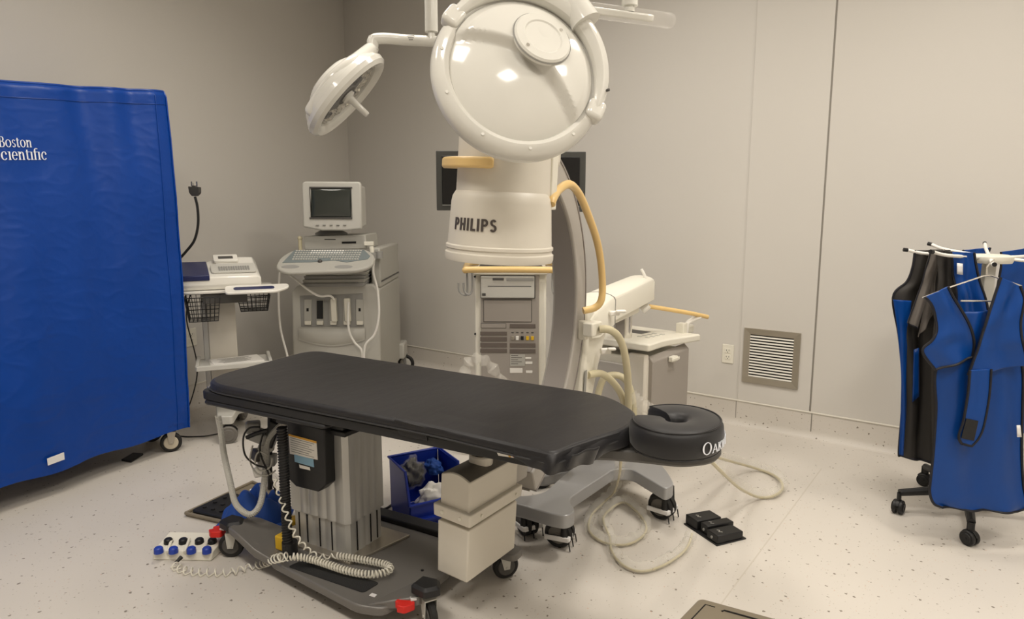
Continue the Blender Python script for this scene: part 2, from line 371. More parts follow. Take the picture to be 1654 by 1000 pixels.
# --- big one, back of the head towards us
c = PD(838, 123, 1.90); n_ = cdir(.24, .15, .95); lx = cdir(.875, -.485, 0.0)      # lx: along the major axis
LM = axis_m(c, n_, lx); R_ = .250
r = root('surgical_light', 'large white domed surgical light head seen from behind, above the fluoroscopy column', 'surgical light', Matrix.Translation(c))
mb = MB(LM)
mb.lathe([(.198, .014), (.204, .028), (.216, .035), (.232, .030), (.245, .014), (.250, -.008), (.245, -.030), (.228, -.044), (.2, -.05), (.17, -.04), (.19, -.0), (.198, .014)], n=84)
part(mb, 'rim', M_LAMPW, r, ang=60)
def ss(t): t = max(0, min(1, t)); return t*t*(3-2*t)
def hgt(x, y):
    q = math.hypot(x, y)/.204; base = .016+.052*max(0, 1-q**2)**.85
    cv = .014-.9*max(0, x-.0)**1.55-.55*max(0, -x-.03)**1.4
    up = ss((y-cv)/.028)*.030
    return base+up*(1-.35*ss((q-.86)/.14))
mb = MB(LM)
def domef(u, v): a = 2*PI*u; q = .204*v; return (q*math.cos(a), q*math.sin(a), hgt(q*math.cos(a), q*math.sin(a)))
mb.grid(domef, 160, 96); part(mb, 'dome', M_LAMPW, r)
CM = axis_m((.004, .086, hgt(.004, .086)-.004), (0.0, .26, 1), (1, 0, 0))
mb = MB(LM @ CM); mb.lathe([(0, .004), (.052, .0045), (.056, .0075), (.078, .006), (.083, .001), (.084, -.012)], n=64); cap = part(mb, 'service_cap', M_LAMPW, r)
mb = MB(LM @ CM); mb.lathe([(.0835, -.001), (.0850, .0), (.0862, -.003)], n=64); part(mb, 'cap_seam', M_CASE2, cap)
for a in (250, 62):
    mb = MB(LM @ CM); mb.cyl((.066*math.cos(math.radians(a)), .066*math.sin(math.radians(a)), .004), (.066*math.cos(math.radians(a)), .066*math.sin(math.radians(a)), .009), .005, n=12); part(mb, 'screw', M_CHROME, cap)
# half ring yoke over the upper edge
sec = [(-.022, -.012), (-.018, .012), (.0, .022), (.018, .014), (.024, -.008), (.0, -.018)]; rings = []
for i in range(49):
    t = i/48; a = math.radians(4+170*t); e = Vector((math.cos(a), math.sin(a), 0)); k = .80+.60*math.sin(PI*t)**.7
    rings.append([e*(.232+sx*k)+Vector((0, 0, sz*k+.030+.020*math.sin(PI*t))) for sx, sz in sec])
mb = MB(LM); mb.loft(rings); part(mb, 'yoke', M_LAMPW, r, sub=1)
for a in (6, 174):
    e = Vector((math.cos(math.radians(a)), math.sin(math.radians(a)), 0)); mb = MB(LM); mb.box(tuple(e*.234+Vector((0, 0, .022))), (.052, .060, .05), rz=a); part(mb, 'hinge_block', M_LAMPW, r, bevel=.013, seg=4)
for a in (-20, 200, 232, 270, 305):
    e = Vector((math.cos(math.radians(a)), math.sin(math.radians(a)), 0)); mb = MB(LM); mb.cyl(tuple(e*.226+Vector((0, 0, .03))), tuple(e*.226+Vector((0, 0, .0345))), .0045, n=12); part(mb, 'screw', M_LAMPW, r)
for a in (20, 62, 118, 160):
    e = Vector((math.cos(math.radians(a)), math.sin(math.radians(a)), 0)); mb = MB(LM); mb.cyl(tuple(e*.246+Vector((0, 0, .05))), tuple(e*.251+Vector((0, 0, .058))), .004, n=10); part(mb, 'screw', M_DGREY, r)
# underside reflector glass + handle
mb = MB(LM); mb.lathe([(0, -.042), (.168, -.042), (.168, -.036), (0, -.036)], n=48); part(mb, 'glass', M_GLASS, r)
mb = MB(LM); mb.cyl((0, 0, -.04), (0, 0, -.14), .022, .017); part(mb, 'handle', M_LAMPW, r)
# neck and suspension up to the ceiling
top = LM @ Vector((.085, .225, .055)); mb = MB()
t2 = PD(905, -40, 1.93); t3 = PD(895, -110, 1.95); pts = crom([top, t2, t3, Vector((t3.x, t3.y, 2.5))], 8)
mb.tube(pts, [.045-.02*min(1, i/10) for i in range(len(pts))], n=20)
mb.tube(crom([Vector((t3.x, t3.y, 2.5)), Vector((t3.x+.06, t3.y, 2.56)), Vector((t3.x+.3, t3.y+.12, 2.6))], 6), .03, 14)
mb.cyl((t3.x+.3, t3.y+.12, 2.55), (t3.x+.3, t3.y+.12, CEIL), .045)
part(mb, 'suspension_arm', M_LAMPW, r)
# --- small one, seen edge on
c = PD(563, 157, 3.22); nf_ = cdir(.721, -.666, -.17); maj = cdir(.66, .75, 0)
SM = axis_m(c, nf_, maj)
r = root('surgical_light', 'smaller white surgical light head seen edge on, hanging at left by the corner', 'surgical light', Matrix.Translation(c))
mb = MB(SM); mb.lathe([(.19, -.004), (.206, .012), (.228, .018), (.246, .004), (.250, -.018), (.238, -.04), (.2, -.052), (.188, -.03), (.19, -.004)], n=64); part(mb, 'rim', M_LAMPW, r)
mb = MB(SM); mb.lathe([(.236, -.035), (.215, -.07), (.19, -.080), (.160, -.088), (.145, -.110), (.12, -.125), (.08, -.136), (.04, -.140), (0, -.141)], n=56); part(mb, 'dome', M_LAMPW, r)
mb = MB(SM)
def fac(u, v):
    a = 2*PI*u; q = .03+.163*v; k = .006*math.sin(18*a)*math.sin(9*PI*v); return (q*math.cos(a), q*math.sin(a), -.016-.022*(1-v)+k)
mb.grid(fac, 72, 18); part(mb, 'reflector', M_GLASSR, r, smooth=False)
mb = MB(SM); mb.lathe([(.03, -.04), (.06, -.04), (.062, -.016), (.055, -.008), (.03, -.006), (0, -.006)], n=32); part(mb, 'bulb_hub', M_DGREY, r)
mb = MB(SM); mb = None
for bx_, bs_ in (((-.07, .01, -.024), (.06, .10, .02)), ((.075, -.02, -.024), (.07, .05, .02)), ((.10, .06, -.018), (.05, .03, .012)), ((-.13, -.03, -.018), (.03, .05, .012)), ((.02, -.11, -.018), (.06, .03, .012))):
    mb = MB(SM); mb.box(bx_, bs_, rz=25); part(mb, 'bulb_louvre', M_BLACK, r, bevel=.003)
mb = MB(SM); mb.lathe([(.19, -.012), (0, -.008)], n=48); part(mb, 'glass', M_GLASS, r)
mb = MB(SM); mb.lathe([(.036, -.01), (.036, .004), (.02, .012), (.017, .03), (.0145, .115), (.011, .12), (0, .12)], n=24); part(mb, 'handle', M_LAMPW, r)
# yoke: slab that runs along the back of the head up to the arm
mb = MB()
e0 = PD(500, 186, 3.10); e1 = PD(532, 138, 3.04); e2 = PD(570, 104, 3.06); e3 = PD(600, 80, 3.24)
mb.tube(crom([e0, e1, e2, e3], 6), [.026]+[.034]*6+[.040]*6+[.036]*6, n=18); part(mb, 'yoke', M_LAMPW, r, sub=1)
mb = MB(); mb.cyl(PD(601, 88, 3.25), PD(604, 60, 3.25), .026); mb.tube(crom([PD(603, 82, 3.25), PD(602, 66, 3.25), PD(618, 62, 3.25), PD(660, 65, 3.25), PD(740, 69, 3.2)], 8), .026, 18)
part(mb, 'suspension_arm', M_LAMPW, r)
q = PD(697, 52, 3.22); q2 = PD(697, 64, 3.22)
mb = MB(); mb.cyl(q, (q.x, q.y, CEIL), .031, n=28); mb.cyl(q2, q+Vector((0,0,.01)), .018, n=16); part(mb, 'drop_tube', M_LAMPW, r)
mb = MB(); ap = PD(665, 64.5, 3.22); 
mb = MB(axis_m(ap-camF*.0262, -camF, camR))
for k in range(3): mb.box((0, .009-.009*k, 0), (.036-.008*k, .003, .001))
part(mb, 'marking', M_TXTD, r, smooth=False)
# --- third arm at top right: clear plastic covered arm on its own drop tube
q = PD(1017, 10, 2.35); AM = axis_m(PD(1012, 24, 2.35), cdir(.1, .75, .35), cdir(.88, -.36, 0))
r = root('equipment_arm', 'clear film wrapped ceiling arm on a white drop tube, right of the large light', 'ceiling arm', Matrix.Translation(q))
mb = MB(AM); mb.prism(rrect(.30, .075, .035, cx=-.055), -.012, .012); part(mb, 'arm', M_LAMPW, r, bevel=.006, seg=3)
mb = MB(AM); mb.prism(rrect(.38, .17, .055, cx=-.02), -.026, .026); part(mb, 'film_cover', M_FILM, r, bevel=.02, seg=3)
mb = MB(); mb.cyl(q, (q.x, q.y, CEIL), .028, n=28); mb.cyl(q-Vector((0,0,.02)), q, .018); part(mb, 'drop_tube', M_LAMPW, r)
# ================================================================== COVERED RACK (left)
A0 = PZ(305, 690, .13); A0 = Vector((-1.995, 4.0, 0)); A1 = Vector((-2.53, 3.02, 0)); dr = (A1-A0).normalized(); nr = Vector((dr.y*-1, dr.x, 0)); nr = nr if nr.y < 0 or nr.x > 0 else -nr
nr = Vector((-dr.y, dr.x, 0)); nr = nr if nr.x > 0 else -nr     # faces the room
r = root('covered_rack', 'tall wheeled garment rack under a blue nylon dust cover at the left edge', 'covered rack', Matrix.Translation((A0+A1)/2))
zb = .13; LEN = 1.75
def topz(s): return 2.125-.10*min(1.3, s/1.1)
def cov(u, v):
    # u: around: 0..0.72 front, then right end ; v: height
    s = u*LEN; p = A0+dr*s
    fold = .020*math.sin(s*9+.6)*(.35+.65*v)+.012*math.sin(s*23+1.2*math.sin(v*3))*v+.010*noise.noise(Vector((s*5, v*6, 3.1)))
    bul = .05*math.sin(PI*min(1, v))*.5+.10*(s/1.1)*(v-1)*-1*.6
    z = zb+(topz(s)-zb)*v+(0 if v > .02 else .008*math.sin(s*14)); rr = max(0, (v-.985)/.015)
    def rg(f, g, sd): return 1-abs(noise.noise(Vector((s*f, z*g, sd))))*2
    cr = .006*math.sin(s*31+2*math.sin(v*5))*(v**3)*.8+.0025*max(0, rg(5, 9, 4.2))**6*(.3+.7*(1-v))+.0015*max(0, rg(9, 15, 9.1))**5
    return p+nr*(fold+bul+cr-.018*rr*rr)+Vector((0, 0, z))
def cov_end(u, v):
    th = .38*u; p = A0-nr*th; a = cov(0, v)
    wv = .012*math.sin(u*11+v*2)*math.sin(PI*u)
    return Vector((a.x, a.y, 0))-nr*th+(-dr)*(wv+.03*math.sin(PI*min(1, u*1.0))*.4)+Vector((0, 0, a.z-(.05*math.sin(PI*.5*u) if v > .9 else 0)*0+.0))
mb = MB(); mb.grid(cov, 240, 240)
mb.grid(lambda u, v: cov_end(u, v), 24, 150)
mb.grid(lambda u, v: (lambda a, b: a.lerp(b, v))(cov(u, 1), cov(u, 1)-nr*.38), 60, 2)
mb.grid(lambda u, v: cov(u, v)-nr*.38, 40, 20)
cover = part(mb, 'dust_cover', M_BLUE, r)
mb = MB(); mb.tube([cov(i/60, 1)+Vector((0, 0, -.002)) for i in range(61)], .008, 8); mb.tube([cov(i/60, .962)+nr*.002 for i in range(61)], .002, 6); mb.tube([cov(0.001, j/60)+nr*.003-dr*.003 for j in range(61)], .005, 6)
mb.tube([cov(.045, j/60)+nr*.002 for j in range(61)], .0025, 6)
part(mb, 'seam_piping', M_BLUE, cover)
mb = MB(); a = cov(.50, 0.006)+nr*.006; b = cov(.44, .006)+nr*.006
for (px, py) in ((0, 0),): pass
tA, tB = PP(77, 752, A0+nr*.07, nr), PP(104, 742, A0+nr*.07, nr)
mb.add([tA+nr*.0, tB, tB+Vector((0,0,.038)), tA+Vector((0,0,.036)), tA+nr*.003, tB+nr*.003, tB+nr*.003+Vector((0,0,.038)), tA+nr*.003+Vector((0,0,.036))], [(0,1,2,3),(7,6,5,4),(0,4,5,1),(1,5,6,2),(2,6,7,3),(3,7,4,0)])
part(mb, 'label_tag', M_TAG, r, smooth=False)
mb = MB(); 
for s in (0.04, 1.6):
    for t in (.06, .32):
        b0 = A0+dr*s-nr*t; mb.cyl((b0.x, b0.y, .12), (b0.x, b0.y, 1.95), .016)
    a_ = A0+dr*s; mb.box(tuple(a_-nr*.19+Vector((0,0,.14))), (.05, .30, .03), rz=math.degrees(math.atan2(nr.y, nr.x))-90)
mb.cyl(A0+dr*.04-nr*.06+Vector((0,0,.14)), A0+dr*1.6-nr*.06+Vector((0,0,.14)), .014); mb.cyl(A0+dr*.04-nr*.19+Vector((0,0,1.9)), A0+dr*1.6-nr*.19+Vector((0,0,1.9)), .014)
part(mb, 'rack_frame', M_STEEL, r)
# ------- caster builder
def caster(parent, p, yaw, R=.045, w_=.022, fork=M_STEEL, wheel=M_RUB, hub=M_WHEELG, twin=False, name='caster', topz_=None, trail=.02):
    M = FR(p, yaw); mb = MB(M); offs = (-w_*.75, w_*.75) if twin else (0,)
    pr = [(0, -w_/2), (R*.55, -w_/2), (R*.9, -w_/2), (R, -w_*.28), (R, w_*.28), (R*.9, w_/2), (R*.55, w_/2), (0, w_/2)]
    for o in offs: mb.lathe(pr, Matrix.Translation((trail, o, R)) @ Matrix.Rotation(PI/2, 4, 'X'), 32)
    c_ = part(mb, name, wheel, parent)
    hw = w_*.5+.0015+(w_*.75 if twin else 0)
    for s in (-1, 1): mb = MB(M); mb.lathe([(0, 0), (R*.68, 0), (R*.62, .003), (R*.2, .003), (R*.18, .006), (0, .006)], Matrix.Translation((trail, s*hw, R)) @ Matrix.Rotation(PI/2*(-s), 4, 'X'), 28); part(mb, 'hub', hub, c_)
    tz = topz_ or (2*R+.03); mb = MB(M)
    if twin:
        mb.prism(rrect(.035, w_*.5, .004), R, tz); mb.cyl((0, 0, 2*R), (0, 0, tz), .010)
        mb.lathe([(R*1.1, -w_*.4), (R*1.1, w_*.4), (R*1.0, w_*.4), (R*1.0, -w_*.4)], Matrix.Translation((trail, 0, R)) @ Matrix.Rotation(PI/2, 4, 'X'), 16, 20, 160)
    else:
        for s in (-1, 1):
            mb.add([(-.018, s*(hw+.006), 2*R+.006), (.03, s*(hw+.006), 2*R+.006), (trail+.012, s*(hw+.006), R-.008), (trail-.012, s*(hw+.006), R-.008),
                    (-.018, s*(hw+.009), 2*R+.006), (.03, s*(hw+.009), 2*R+.006), (trail+.012, s*(hw+.009), R-.008), (trail-.012, s*(hw+.009), R-.008)], [(0,1,2,3),(7,6,5,4),(0,4,5,1),(1,5,6,2),(2,6,7,3),(3,7,4,0)])
        mb.box((.004, 0, 2*R+.007), (.05, 2*hw+.018, .005)); mb.cyl((0, 0, 2*R+.008), (0, 0, tz), .012); mb.cyl((trail, -hw-.012, R), (trail, hw+.012, R), .006, n=12)
    part(mb, 'fork', fork, c_, bevel=.001)
    return c_
pw = PZ(275, 731); caster(r, (pw.x, pw.y+.02, 0), 25, R=.06, w_=.03, wheel=M_RUB, hub=M_WHEELC, topz_=.16, trail=0)
for s, t in ((1.6, .06), (.06, .31), (1.55, .29)):
    b0 = A0+dr*s-nr*t; caster(r, (b0.x, b0.y, 0), 40, R=.06, w_=.03, hub=M_WHEELC, topz_=.16)
# serif lettering built from strokes
def serif(word, h):
    """returns list of (polys) and width; x-height units h"""
    polys = []; x = 0; T = .20*h; t = .055*h; X = h; CAP = 1.42*h
    def R(x0, y0, x1, y1): polys.append([(x0, y0), (x1, y0), (x1, y1), (x0, y1)])
    def A(cx, cy, rx, ry, a0, a1, tw=T, n=18):
        for i in range(n):
            a = math.radians(a0+(a1-a0)*i/n); b = math.radians(a0+(a1-a0)*(i+1)/n); q = []
            for an, o in ((a, 1), (b, 1), (b, 0), (a, 0)):
                k = 0 if o else (t+(tw-t)*abs(math.cos(an)))
                q.append((cx+(rx-k)*math.cos(an), cy+(ry-(k if o else (t+(tw-t)*abs(math.cos(an))*.6)))*math.sin(an)))
            polys.append(q)
    def ser(xc, y, w_=.2): R(xc-w_*h, y, xc+w_*h, y+t)
    for ch in word:
        if ch == 'B':
            R(x+.1*h, 0, x+.1*h+T, CAP); ser(x+.1*h, 0, .12); ser(x+.1*h, CAP-t, .12)
            R(x+.2*h, 0, x+.5*h, t); R(x+.2*h, CAP-t, x+.45*h, CAP); R(x+.2*h, .74*h, x+.5*h, .74*h+t)
            A(x+.45*h, 1.08*h, .36*h, .34*h, -90, 90); A(x+.5*h, .38*h, .42*h, .39*h, -90, 90); x += 1.02*h
        elif ch in 'oO':
            k = X if ch == 'o' else CAP; w_ = .48*h if ch == 'o' else .66*h; A(x+w_, k/2, w_, k/2+.02*h, 0, 360, n=32); x += 2*w_+.1*h
        elif ch in 'ce':
            A(x+.42*h, X/2, .42*h, X/2+.02*h, 50 if ch == 'c' else 0, 318, n=30)
            if ch == 'c': A(x+.66*h, .74*h, .11*h, .11*h, 0, 360, tw=.11*h, n=10)
            else: R(x+.1*h, .52*h, x+.83*h, .52*h+t*1.2)
            x += .92*h
        elif ch == 's':
            A(x+.33*h, .76*h, .27*h, .25*h, 20, 270, tw=T*.7); A(x+.33*h, .25*h, .29*h, .27*h, -160, 90, tw=T*.8); x += .74*h
        elif ch == 'S':
            A(x+.42*h, 1.06*h, .36*h, .36*h, 20, 270, tw=T); A(x+.42*h, .36*h, .38*h, .38*h, -160, 90, tw=T); x += .95*h
        elif ch == 't':
            R(x+.16*h, .1*h, x+.16*h+T, 1.25*h); R(x, X-t, x+.62*h, X); A(x+.42*h, .18*h, .26*h, .2*h, 180, 330, tw=T); x += .72*h
        elif ch == 'n':
            R(x+.1*h, 0, x+.1*h+T, X); ser(x+.2*h, 0); R(x-.02*h, X-t, x+.2*h, X)
            A(x+.56*h, .66*h, .3*h, .34*h, 0, 165); R(x+.66*h, 0, x+.66*h+T, .7*h); ser(x+.76*h, 0); x += 1.08*h
        elif ch == 'i':
            R(x+.1*h, 0, x+.1*h+T, X); ser(x+.2*h, 0); R(x-.03*h, X-t, x+.2*h, X); x += .5*h
        elif ch == 'f':
            R(x+.1*h, 0, x+.1*h+T, 1.2*h); ser(x+.2*h, 0); R(x-.04*h, X-t, x+.5*h, X); A(x+.44*h, 1.15*h, .34*h, .3*h, 50, 180); x += .58*h
        elif ch == 'A':
            for sgn in (0, 1):
                x0 = x+.08*h if not sgn else x+1.02*h; k = t*1.6 if not sgn else T
                polys.append([(x0-k/2, 0), (x0+k/2, 0), (x+.52*h+k/2, 1.18*h), (x+.52*h-k/2, 1.18*h)])
            R(x+.28*h, .4*h, x+.85*h, .4*h+t); ser(x+.08*h, 0, .14); ser(x+1.02*h, 0, .17); x += 1.22*h
        elif ch == 'K':
            R(x+.1*h, 0, x+.1*h+T, 1.18*h); ser(x+.2*h, 0, .18); ser(x+.2*h, 1.18*h-t, .18)
            polys.append([(x+.28*h, .5*h), (x+.36*h, .45*h), (x+.86*h, 1.18*h), (x+.76*h, 1.18*h)])
            polys.append([(x+.42*h, .64*h), (x+.8*h, 0), (x+1.02*h, 0), (x+.56*h, .76*h)]); ser(x+.92*h, 0, .15); ser(x+.8*h, 1.18*h-t, .15); x += 1.12*h
        elif ch == 'R':
            R(x+.1*h, 0, x+.1*h+T, 1.18*h); ser(x+.2*h, 0, .18); R(x, 1.18*h-t, x+.45*h, 1.18*h); R(x+.2*h, .55*h, x+.5*h, .55*h+t)
            A(x+.45*h, .87*h, .33*h, .33*h, -90, 90); polys.append([(x+.42*h, .56*h), (x+.72*h, 0), (x+.98*h, 0), (x+.6*h, .6*h)]); x += 1.0*h
        elif ch == 'W':
            for (xa, xb, k) in ((.08, .34, T), (.34, .62, t*1.5), (.62, .9, T), (.9, 1.2, t*1.5)):
                ya, yb = (1.18*h, 0) if k == T else (0, 1.18*h)
                polys.append([(x+xa*h-k/2, ya), (x+xa*h+k/2, ya), (x+xb*h+k/2, yb), (x+xb*h-k/2, yb)])
            ser(x+.08*h, 1.18*h-t, .15); ser(x+1.2*h, 1.18*h-t, .14); x += 1.3*h
        elif ch == ' ': x += .5*h
    return polys, x
def letters(word, h, place, name, m, parent, right=False, sx=1.0, thick=.0012):
    polys, wd = serif(word, h); mb = MB(); vv = []; ff = []
    for q in polys:
        q = [((p[0]-(wd if right else 0))*sx, p[1]) for p in q]; o = len(vv)
        a = [place(*p, thick) for p in q]; b = [place(*p, -.0005) for p in q]; vv += a+b; n = len(q)
        ff += [tuple(range(o, o+n)), tuple(range(o+2*n-1, o+n-1, -1))]+[(o+i, o+(i+1) % n, o+n+(i+1) % n, o+n+i) for i in range(n)]
    mb.add(vv, ff); return part(mb, name, m, parent, smooth=False)
def cov_at(px, py):                         # find cover coordinates seen at a pixel
    best = None
    for k in range(30):
        pass
    lo_u, hi_u, lo_v, hi_v = 0, 1, 0, 1
    def pj(q):
        d = q-CAMP; z = d.dot(camF); return 827+F*d.x/z, 500-F*d.dot(camU)/z
    u, v = .5, .7
    for k in range(25):
        x0, y0 = pj(cov(u, v)); x1, y1 = pj(cov(u+.01, v)); x2, y2 = pj(cov(u, v+.01))
        a, b, c_, d_ = (x1-x0)/.01, (x2-x0)/.01, (y1-y0)/.01, (y2-y0)/.01; det = a*d_-b*c_; ex, ey = px-x0, py-y0
        u = min(1, max(0, u+(d_*ex-b*ey)/det*.8)); v = min(.99, max(0, v+(-c_*ex+a*ey)/det*.8))
    return u, v
u1, v1 = cov_at(77, 258); u2, v2 = cov_at(52, 238)
def place_on(u0, v0):
    def f(x, y, z): s = u0*LEN-x; return cov(s/LEN, v0+y/(topz(s)-zb))+nr*(.004+z)
    return f
letters('Boston', .034, place_on(u2, v2), 'lettering', M_TXT, cover, right=True, sx=.80)
letters('Scientific', .038, place_on(u1, v1), 'lettering', M_TXT, cover, right=True, sx=.86)
# flat thing under rack
pq = [PZ(196, 745), PZ(215, 734), PZ(232, 735), PZ(212, 748)]
mb = MB(); mb.prism([(p.x, p.y) for p in pq], 0.0, .012); part(mb, 'battery_pack', M_BLACK, None, bevel=.003, label='flat black rectangular pack lying on the floor under the blue rack cover', cat='battery pack')
# upright power cable with plug, behind the rack
pts = crom([PD(288, 420, 4.5), PD(300, 407, 4.5), PD(314, 388, 4.5), PD(320, 362, 4.5), PD(319, 335, 4.5), PD(315, 318, 4.5)], 6)
r = root('power_cable', 'thick black power cable with a grey plug standing up beside the blue covered rack', 'cable', Matrix.Translation(pts[0]))
pts = crom([(-2.36, 4.48, .02), (-2.33, 4.48, .5), PD(278, 460, 4.5)], 5)[:-1]+pts
mb = MB(); mb.tube(pts, .0085, 10); part(mb, 'cord', M_RUB, r)
mb = MB(axis_m(PD(315, 308, 4.5), (0, -1, 0), (1, 0, 0))); mb.prism(rpoly([(-.018, -.036), (.014, -.036), (.034, -.016), (.036, .024), (.012, .026), (.008, .034), (-.01, .034), (-.014, .026), (-.038, .028), (-.034, -.014)], .006), -.018, .018); part(mb, 'plug', M_DGREY, r, bevel=.004)
mb = MB(axis_m(PD(315, 308, 4.5), (0, -1, 0), (1, 0, 0))); mb.box((-.02, .045, 0), (.008, .03, .003)); mb.box((.015, .045, 0), (.008, .03, .003)); mb.cyl((-.004, .03, .01), (-.004, .05, .01), .003); part(mb, 'prong', M_CHROME, r)
# ================================================================== ECG CART
EM = FR((-1.87, 4.36, 0), 23)
r = root('medical_cart', 'white wheeled cart with wire side baskets carrying the electrocardiograph', 'cart', EM)
def B(name, m, items, parent, M, bevel=.003, **kw):
    mb = MB(M)
    for a, b in items: mb.box(a, b)
    return part(mb, name, m, parent, bevel=bevel, **kw)
B('column', M_IVORY, [((-.03, .05, .56), (.17, .05, .76))], r, EM)
B('column_rail', M_ALU, [((-.132, .045, .55), (.032, .04, .77))], r, EM)
mb = MB(EM); mb.prism(rrect(.56, .40, .05, cx=.02, cy=.02), .935, .955); part(mb, 'top_tray', M_WHITE, r, bevel=.006)
mb = MB(EM @ Matrix.Translation((.13, -.243, .962)) @ Matrix.Rotation(math.radians(14), 4, 'X')); mb.prism(rpoly([(-.13, -.07), (.17, -.07), (.25, .0), (.25, .06), (-.13, .06)], .03), -.008, .008); fr = part(mb, 'front_handle', M_WHITE, r, bevel=.005)
mb = MB(EM @ Matrix.Translation((.13, -.243, .962)) @ Matrix.Rotation(math.radians(14), 4, 'X')); mb.prism(rrect(.24, .05, .02, cx=.04, cy=-.005), .008, .010); part(mb, 'handle_inlay', M_NAVY, fr)
B('under_tray_bracket', M_DGREY, [((0, -.05, .90), (.26, .22, .06))], r, EM)
mb = MB(EM); ltp = rrect(.44, .34, .04, cx=.03, cy=-.10); mb.prism(ltp, .47, .478)
mb.prism(rrect(.44, .02, .008, cx=.03, cy=-.27), .47, .50); mb.prism(rrect(.02, .34, .008, cx=-.185, cy=-.10), .47, .50); mb.prism(rrect(.02, .34, .008, cx=.245, cy=-.10), .47, .50)
part(mb, 'lower_tray', M_CASE3, r, bevel=.003)
def basket(cx, cy, z0, w_, d_, h_):
    mb = MB(EM)
    for k in range(4):
        z = z0+h_*k/3; s = .82+.18*k/3; mb.tube([(cx+a*w_*s/2, cy+b*d_*s/2, z) for a, b in ((-1,-1),(1,-1),(1,1),(-1,1))], .0028 if k < 3 else .004, 6, closed=True)
    for i in range(8):
        t = -1+2*i/7
        for b in (-1, 1): mb.tube([(cx+t*w_/2, cy+b*d_/2, z0+h_), (cx+t*w_*.41, cy+b*d_*.41, z0), (cx+t*w_*.41, cy, z0)], .0022, 5)
    for i in range(6):
        t = -1+2*i/5
        for a in (-1, 1): mb.tube([(cx+a*w_/2, cy+t*d_/2, z0+h_), (cx+a*w_*.41, cy+t*d_*.41, z0), (cx, cy+t*d_*.41, z0)], .0022, 5)
    return part(mb, 'wire_basket', M_BLACK2, r)
basket(-.13, -.13, .77, .20, .22, .15); basket(.17, .0, .80, .20, .20, .10)
mb = MB(EM); mb.prism(rpoly([(-.09, -.28), (-.0, -.31), (.04, -.08), (.12, -.06), (.27, -.26), (.31, -.22), (.12, .06), (.12, .24), (-.10, .24), (-.10, .0)], .03), .12, .175); part(mb, 'wheel_base', M_CASE3, r, bevel=.006)
for x, y, a in ((-.03, -.28, 200), (.27, -.23, 20), (.05, .2, 90)): caster(r, tuple(EM @ Vector((x, y, 0))), a, R=.055, w_=.028, twin=True, wheel=M_WHEELG, hub=M_WHEELG, fork=M_BLACK, topz_=.125, trail=.0)
pts = [EM @ Vector(p) for p in ((-.2, -.1, .93), (-.24, .05, .75), (-.2, .12, .4), (-.28, .1, .12), (-.35, 0, .012), (-.2, -.12, .01), (-.05, -.1, .012))]
mb = MB(); mb.tube(crom(pts, 8), .004, 7); part(mb, 'cable', M_RUB, r)
# ECG machine
GM = FR((-1.885, 4.37, .957), 27)
r = root('ecg_machine', 'white electrocardiograph with navy printer lid and tilted key panel, on top of the cart', 'medical monitor', GM)
mb = MB(GM)
def sect(x, zf, zb_, y0=-.17, y1=.19): return [(x, y0+.015, 0), (x, y0, .03), (x, y0+.004, zf), (x, y0+.05, zf+.012), (x, y1-.05, zb_), (x, y1, zb_-.02), (x, y1, .0)]
mb.loft([sect(-.25, .08, .15), sect(-.08, .08, .155), sect(.0, .08, .185), sect(.20, .078, .18), sect(.22, .066, .155, -.16, .18)]); part(mb, 'body', M_WHITE, r, bevel=.006)
mb = MB(GM); mb.loft([[(-.255, -.175, .06), (-.085, -.175, .06), (-.085, -.175, .093), (-.255, -.175, .093)], [(-.255, .13, .12), (-.085, .13, .12), (-.085, .13, .160), (-.255, .13, .160)]]); part(mb, 'printer_lid', M_NAVY, r, bevel=.004)
SL = GM @ Matrix.Translation((.065, -.055, .124)) @ Matrix.Rotation(math.radians(21), 4, 'X')
mb = MB(SL); mb.prism(rrect(.27, .13, .02, cy=.0), -.006, .004); kb = part(mb, 'key_panel', M_CASE3, r, bevel=.002)
mb = MB(SL)
for i in range(13):
    for j in range(4): mb.box((-.085+i*.0145, -.035+j*.015, .006), (.011, .011, .005))
part(mb, 'keys', M_CASE2, kb, bevel=.001)
mb = MB(GM @ Matrix.Translation((.03, .08, .180)) @ Matrix.Rotation(math.radians(24), 4, 'X')); mb.prism(rrect(.15, .09, .012), -.012, .006); dsp = part(mb, 'display_housing', M_WHITE, r, bevel=.003)
mb = MB(GM @ Matrix.Translation((.03, .08, .180)) @ Matrix.Rotation(math.radians(24), 4, 'X')); mb.box((0, 0, .0065), (.09, .035, .002)); part(mb, 'display', M_DGREY, dsp)
# papers on the lower tray
mb = MB(EM @ FR((.04, -.10, .479), 6)); 
for k in range(4): mb.box((.004*k-.006, .003*(k % 2), .0012+.0022*k), (.30, .22, .002), rz=k*1.5)
pr_ = EM @ FR((.04, -.10, .479), 6)
o_ = part(mb, 'paper_stack', M_PAPER, None, smooth=False, label='white printed papers lying on the lower tray of the electrocardiograph cart', cat='papers')
ROOTM[o_.name] = Matrix.Translation(o_.location)
mb = MB(pr_)
for j in range(9): mb.box((-.01+.01*(j % 2), .07-.016*j, .0106), (.20-.03*(j % 3), .003, .0004), rz=4.5)
part(mb, 'print_lines', M_PRINT, o_, smooth=False)
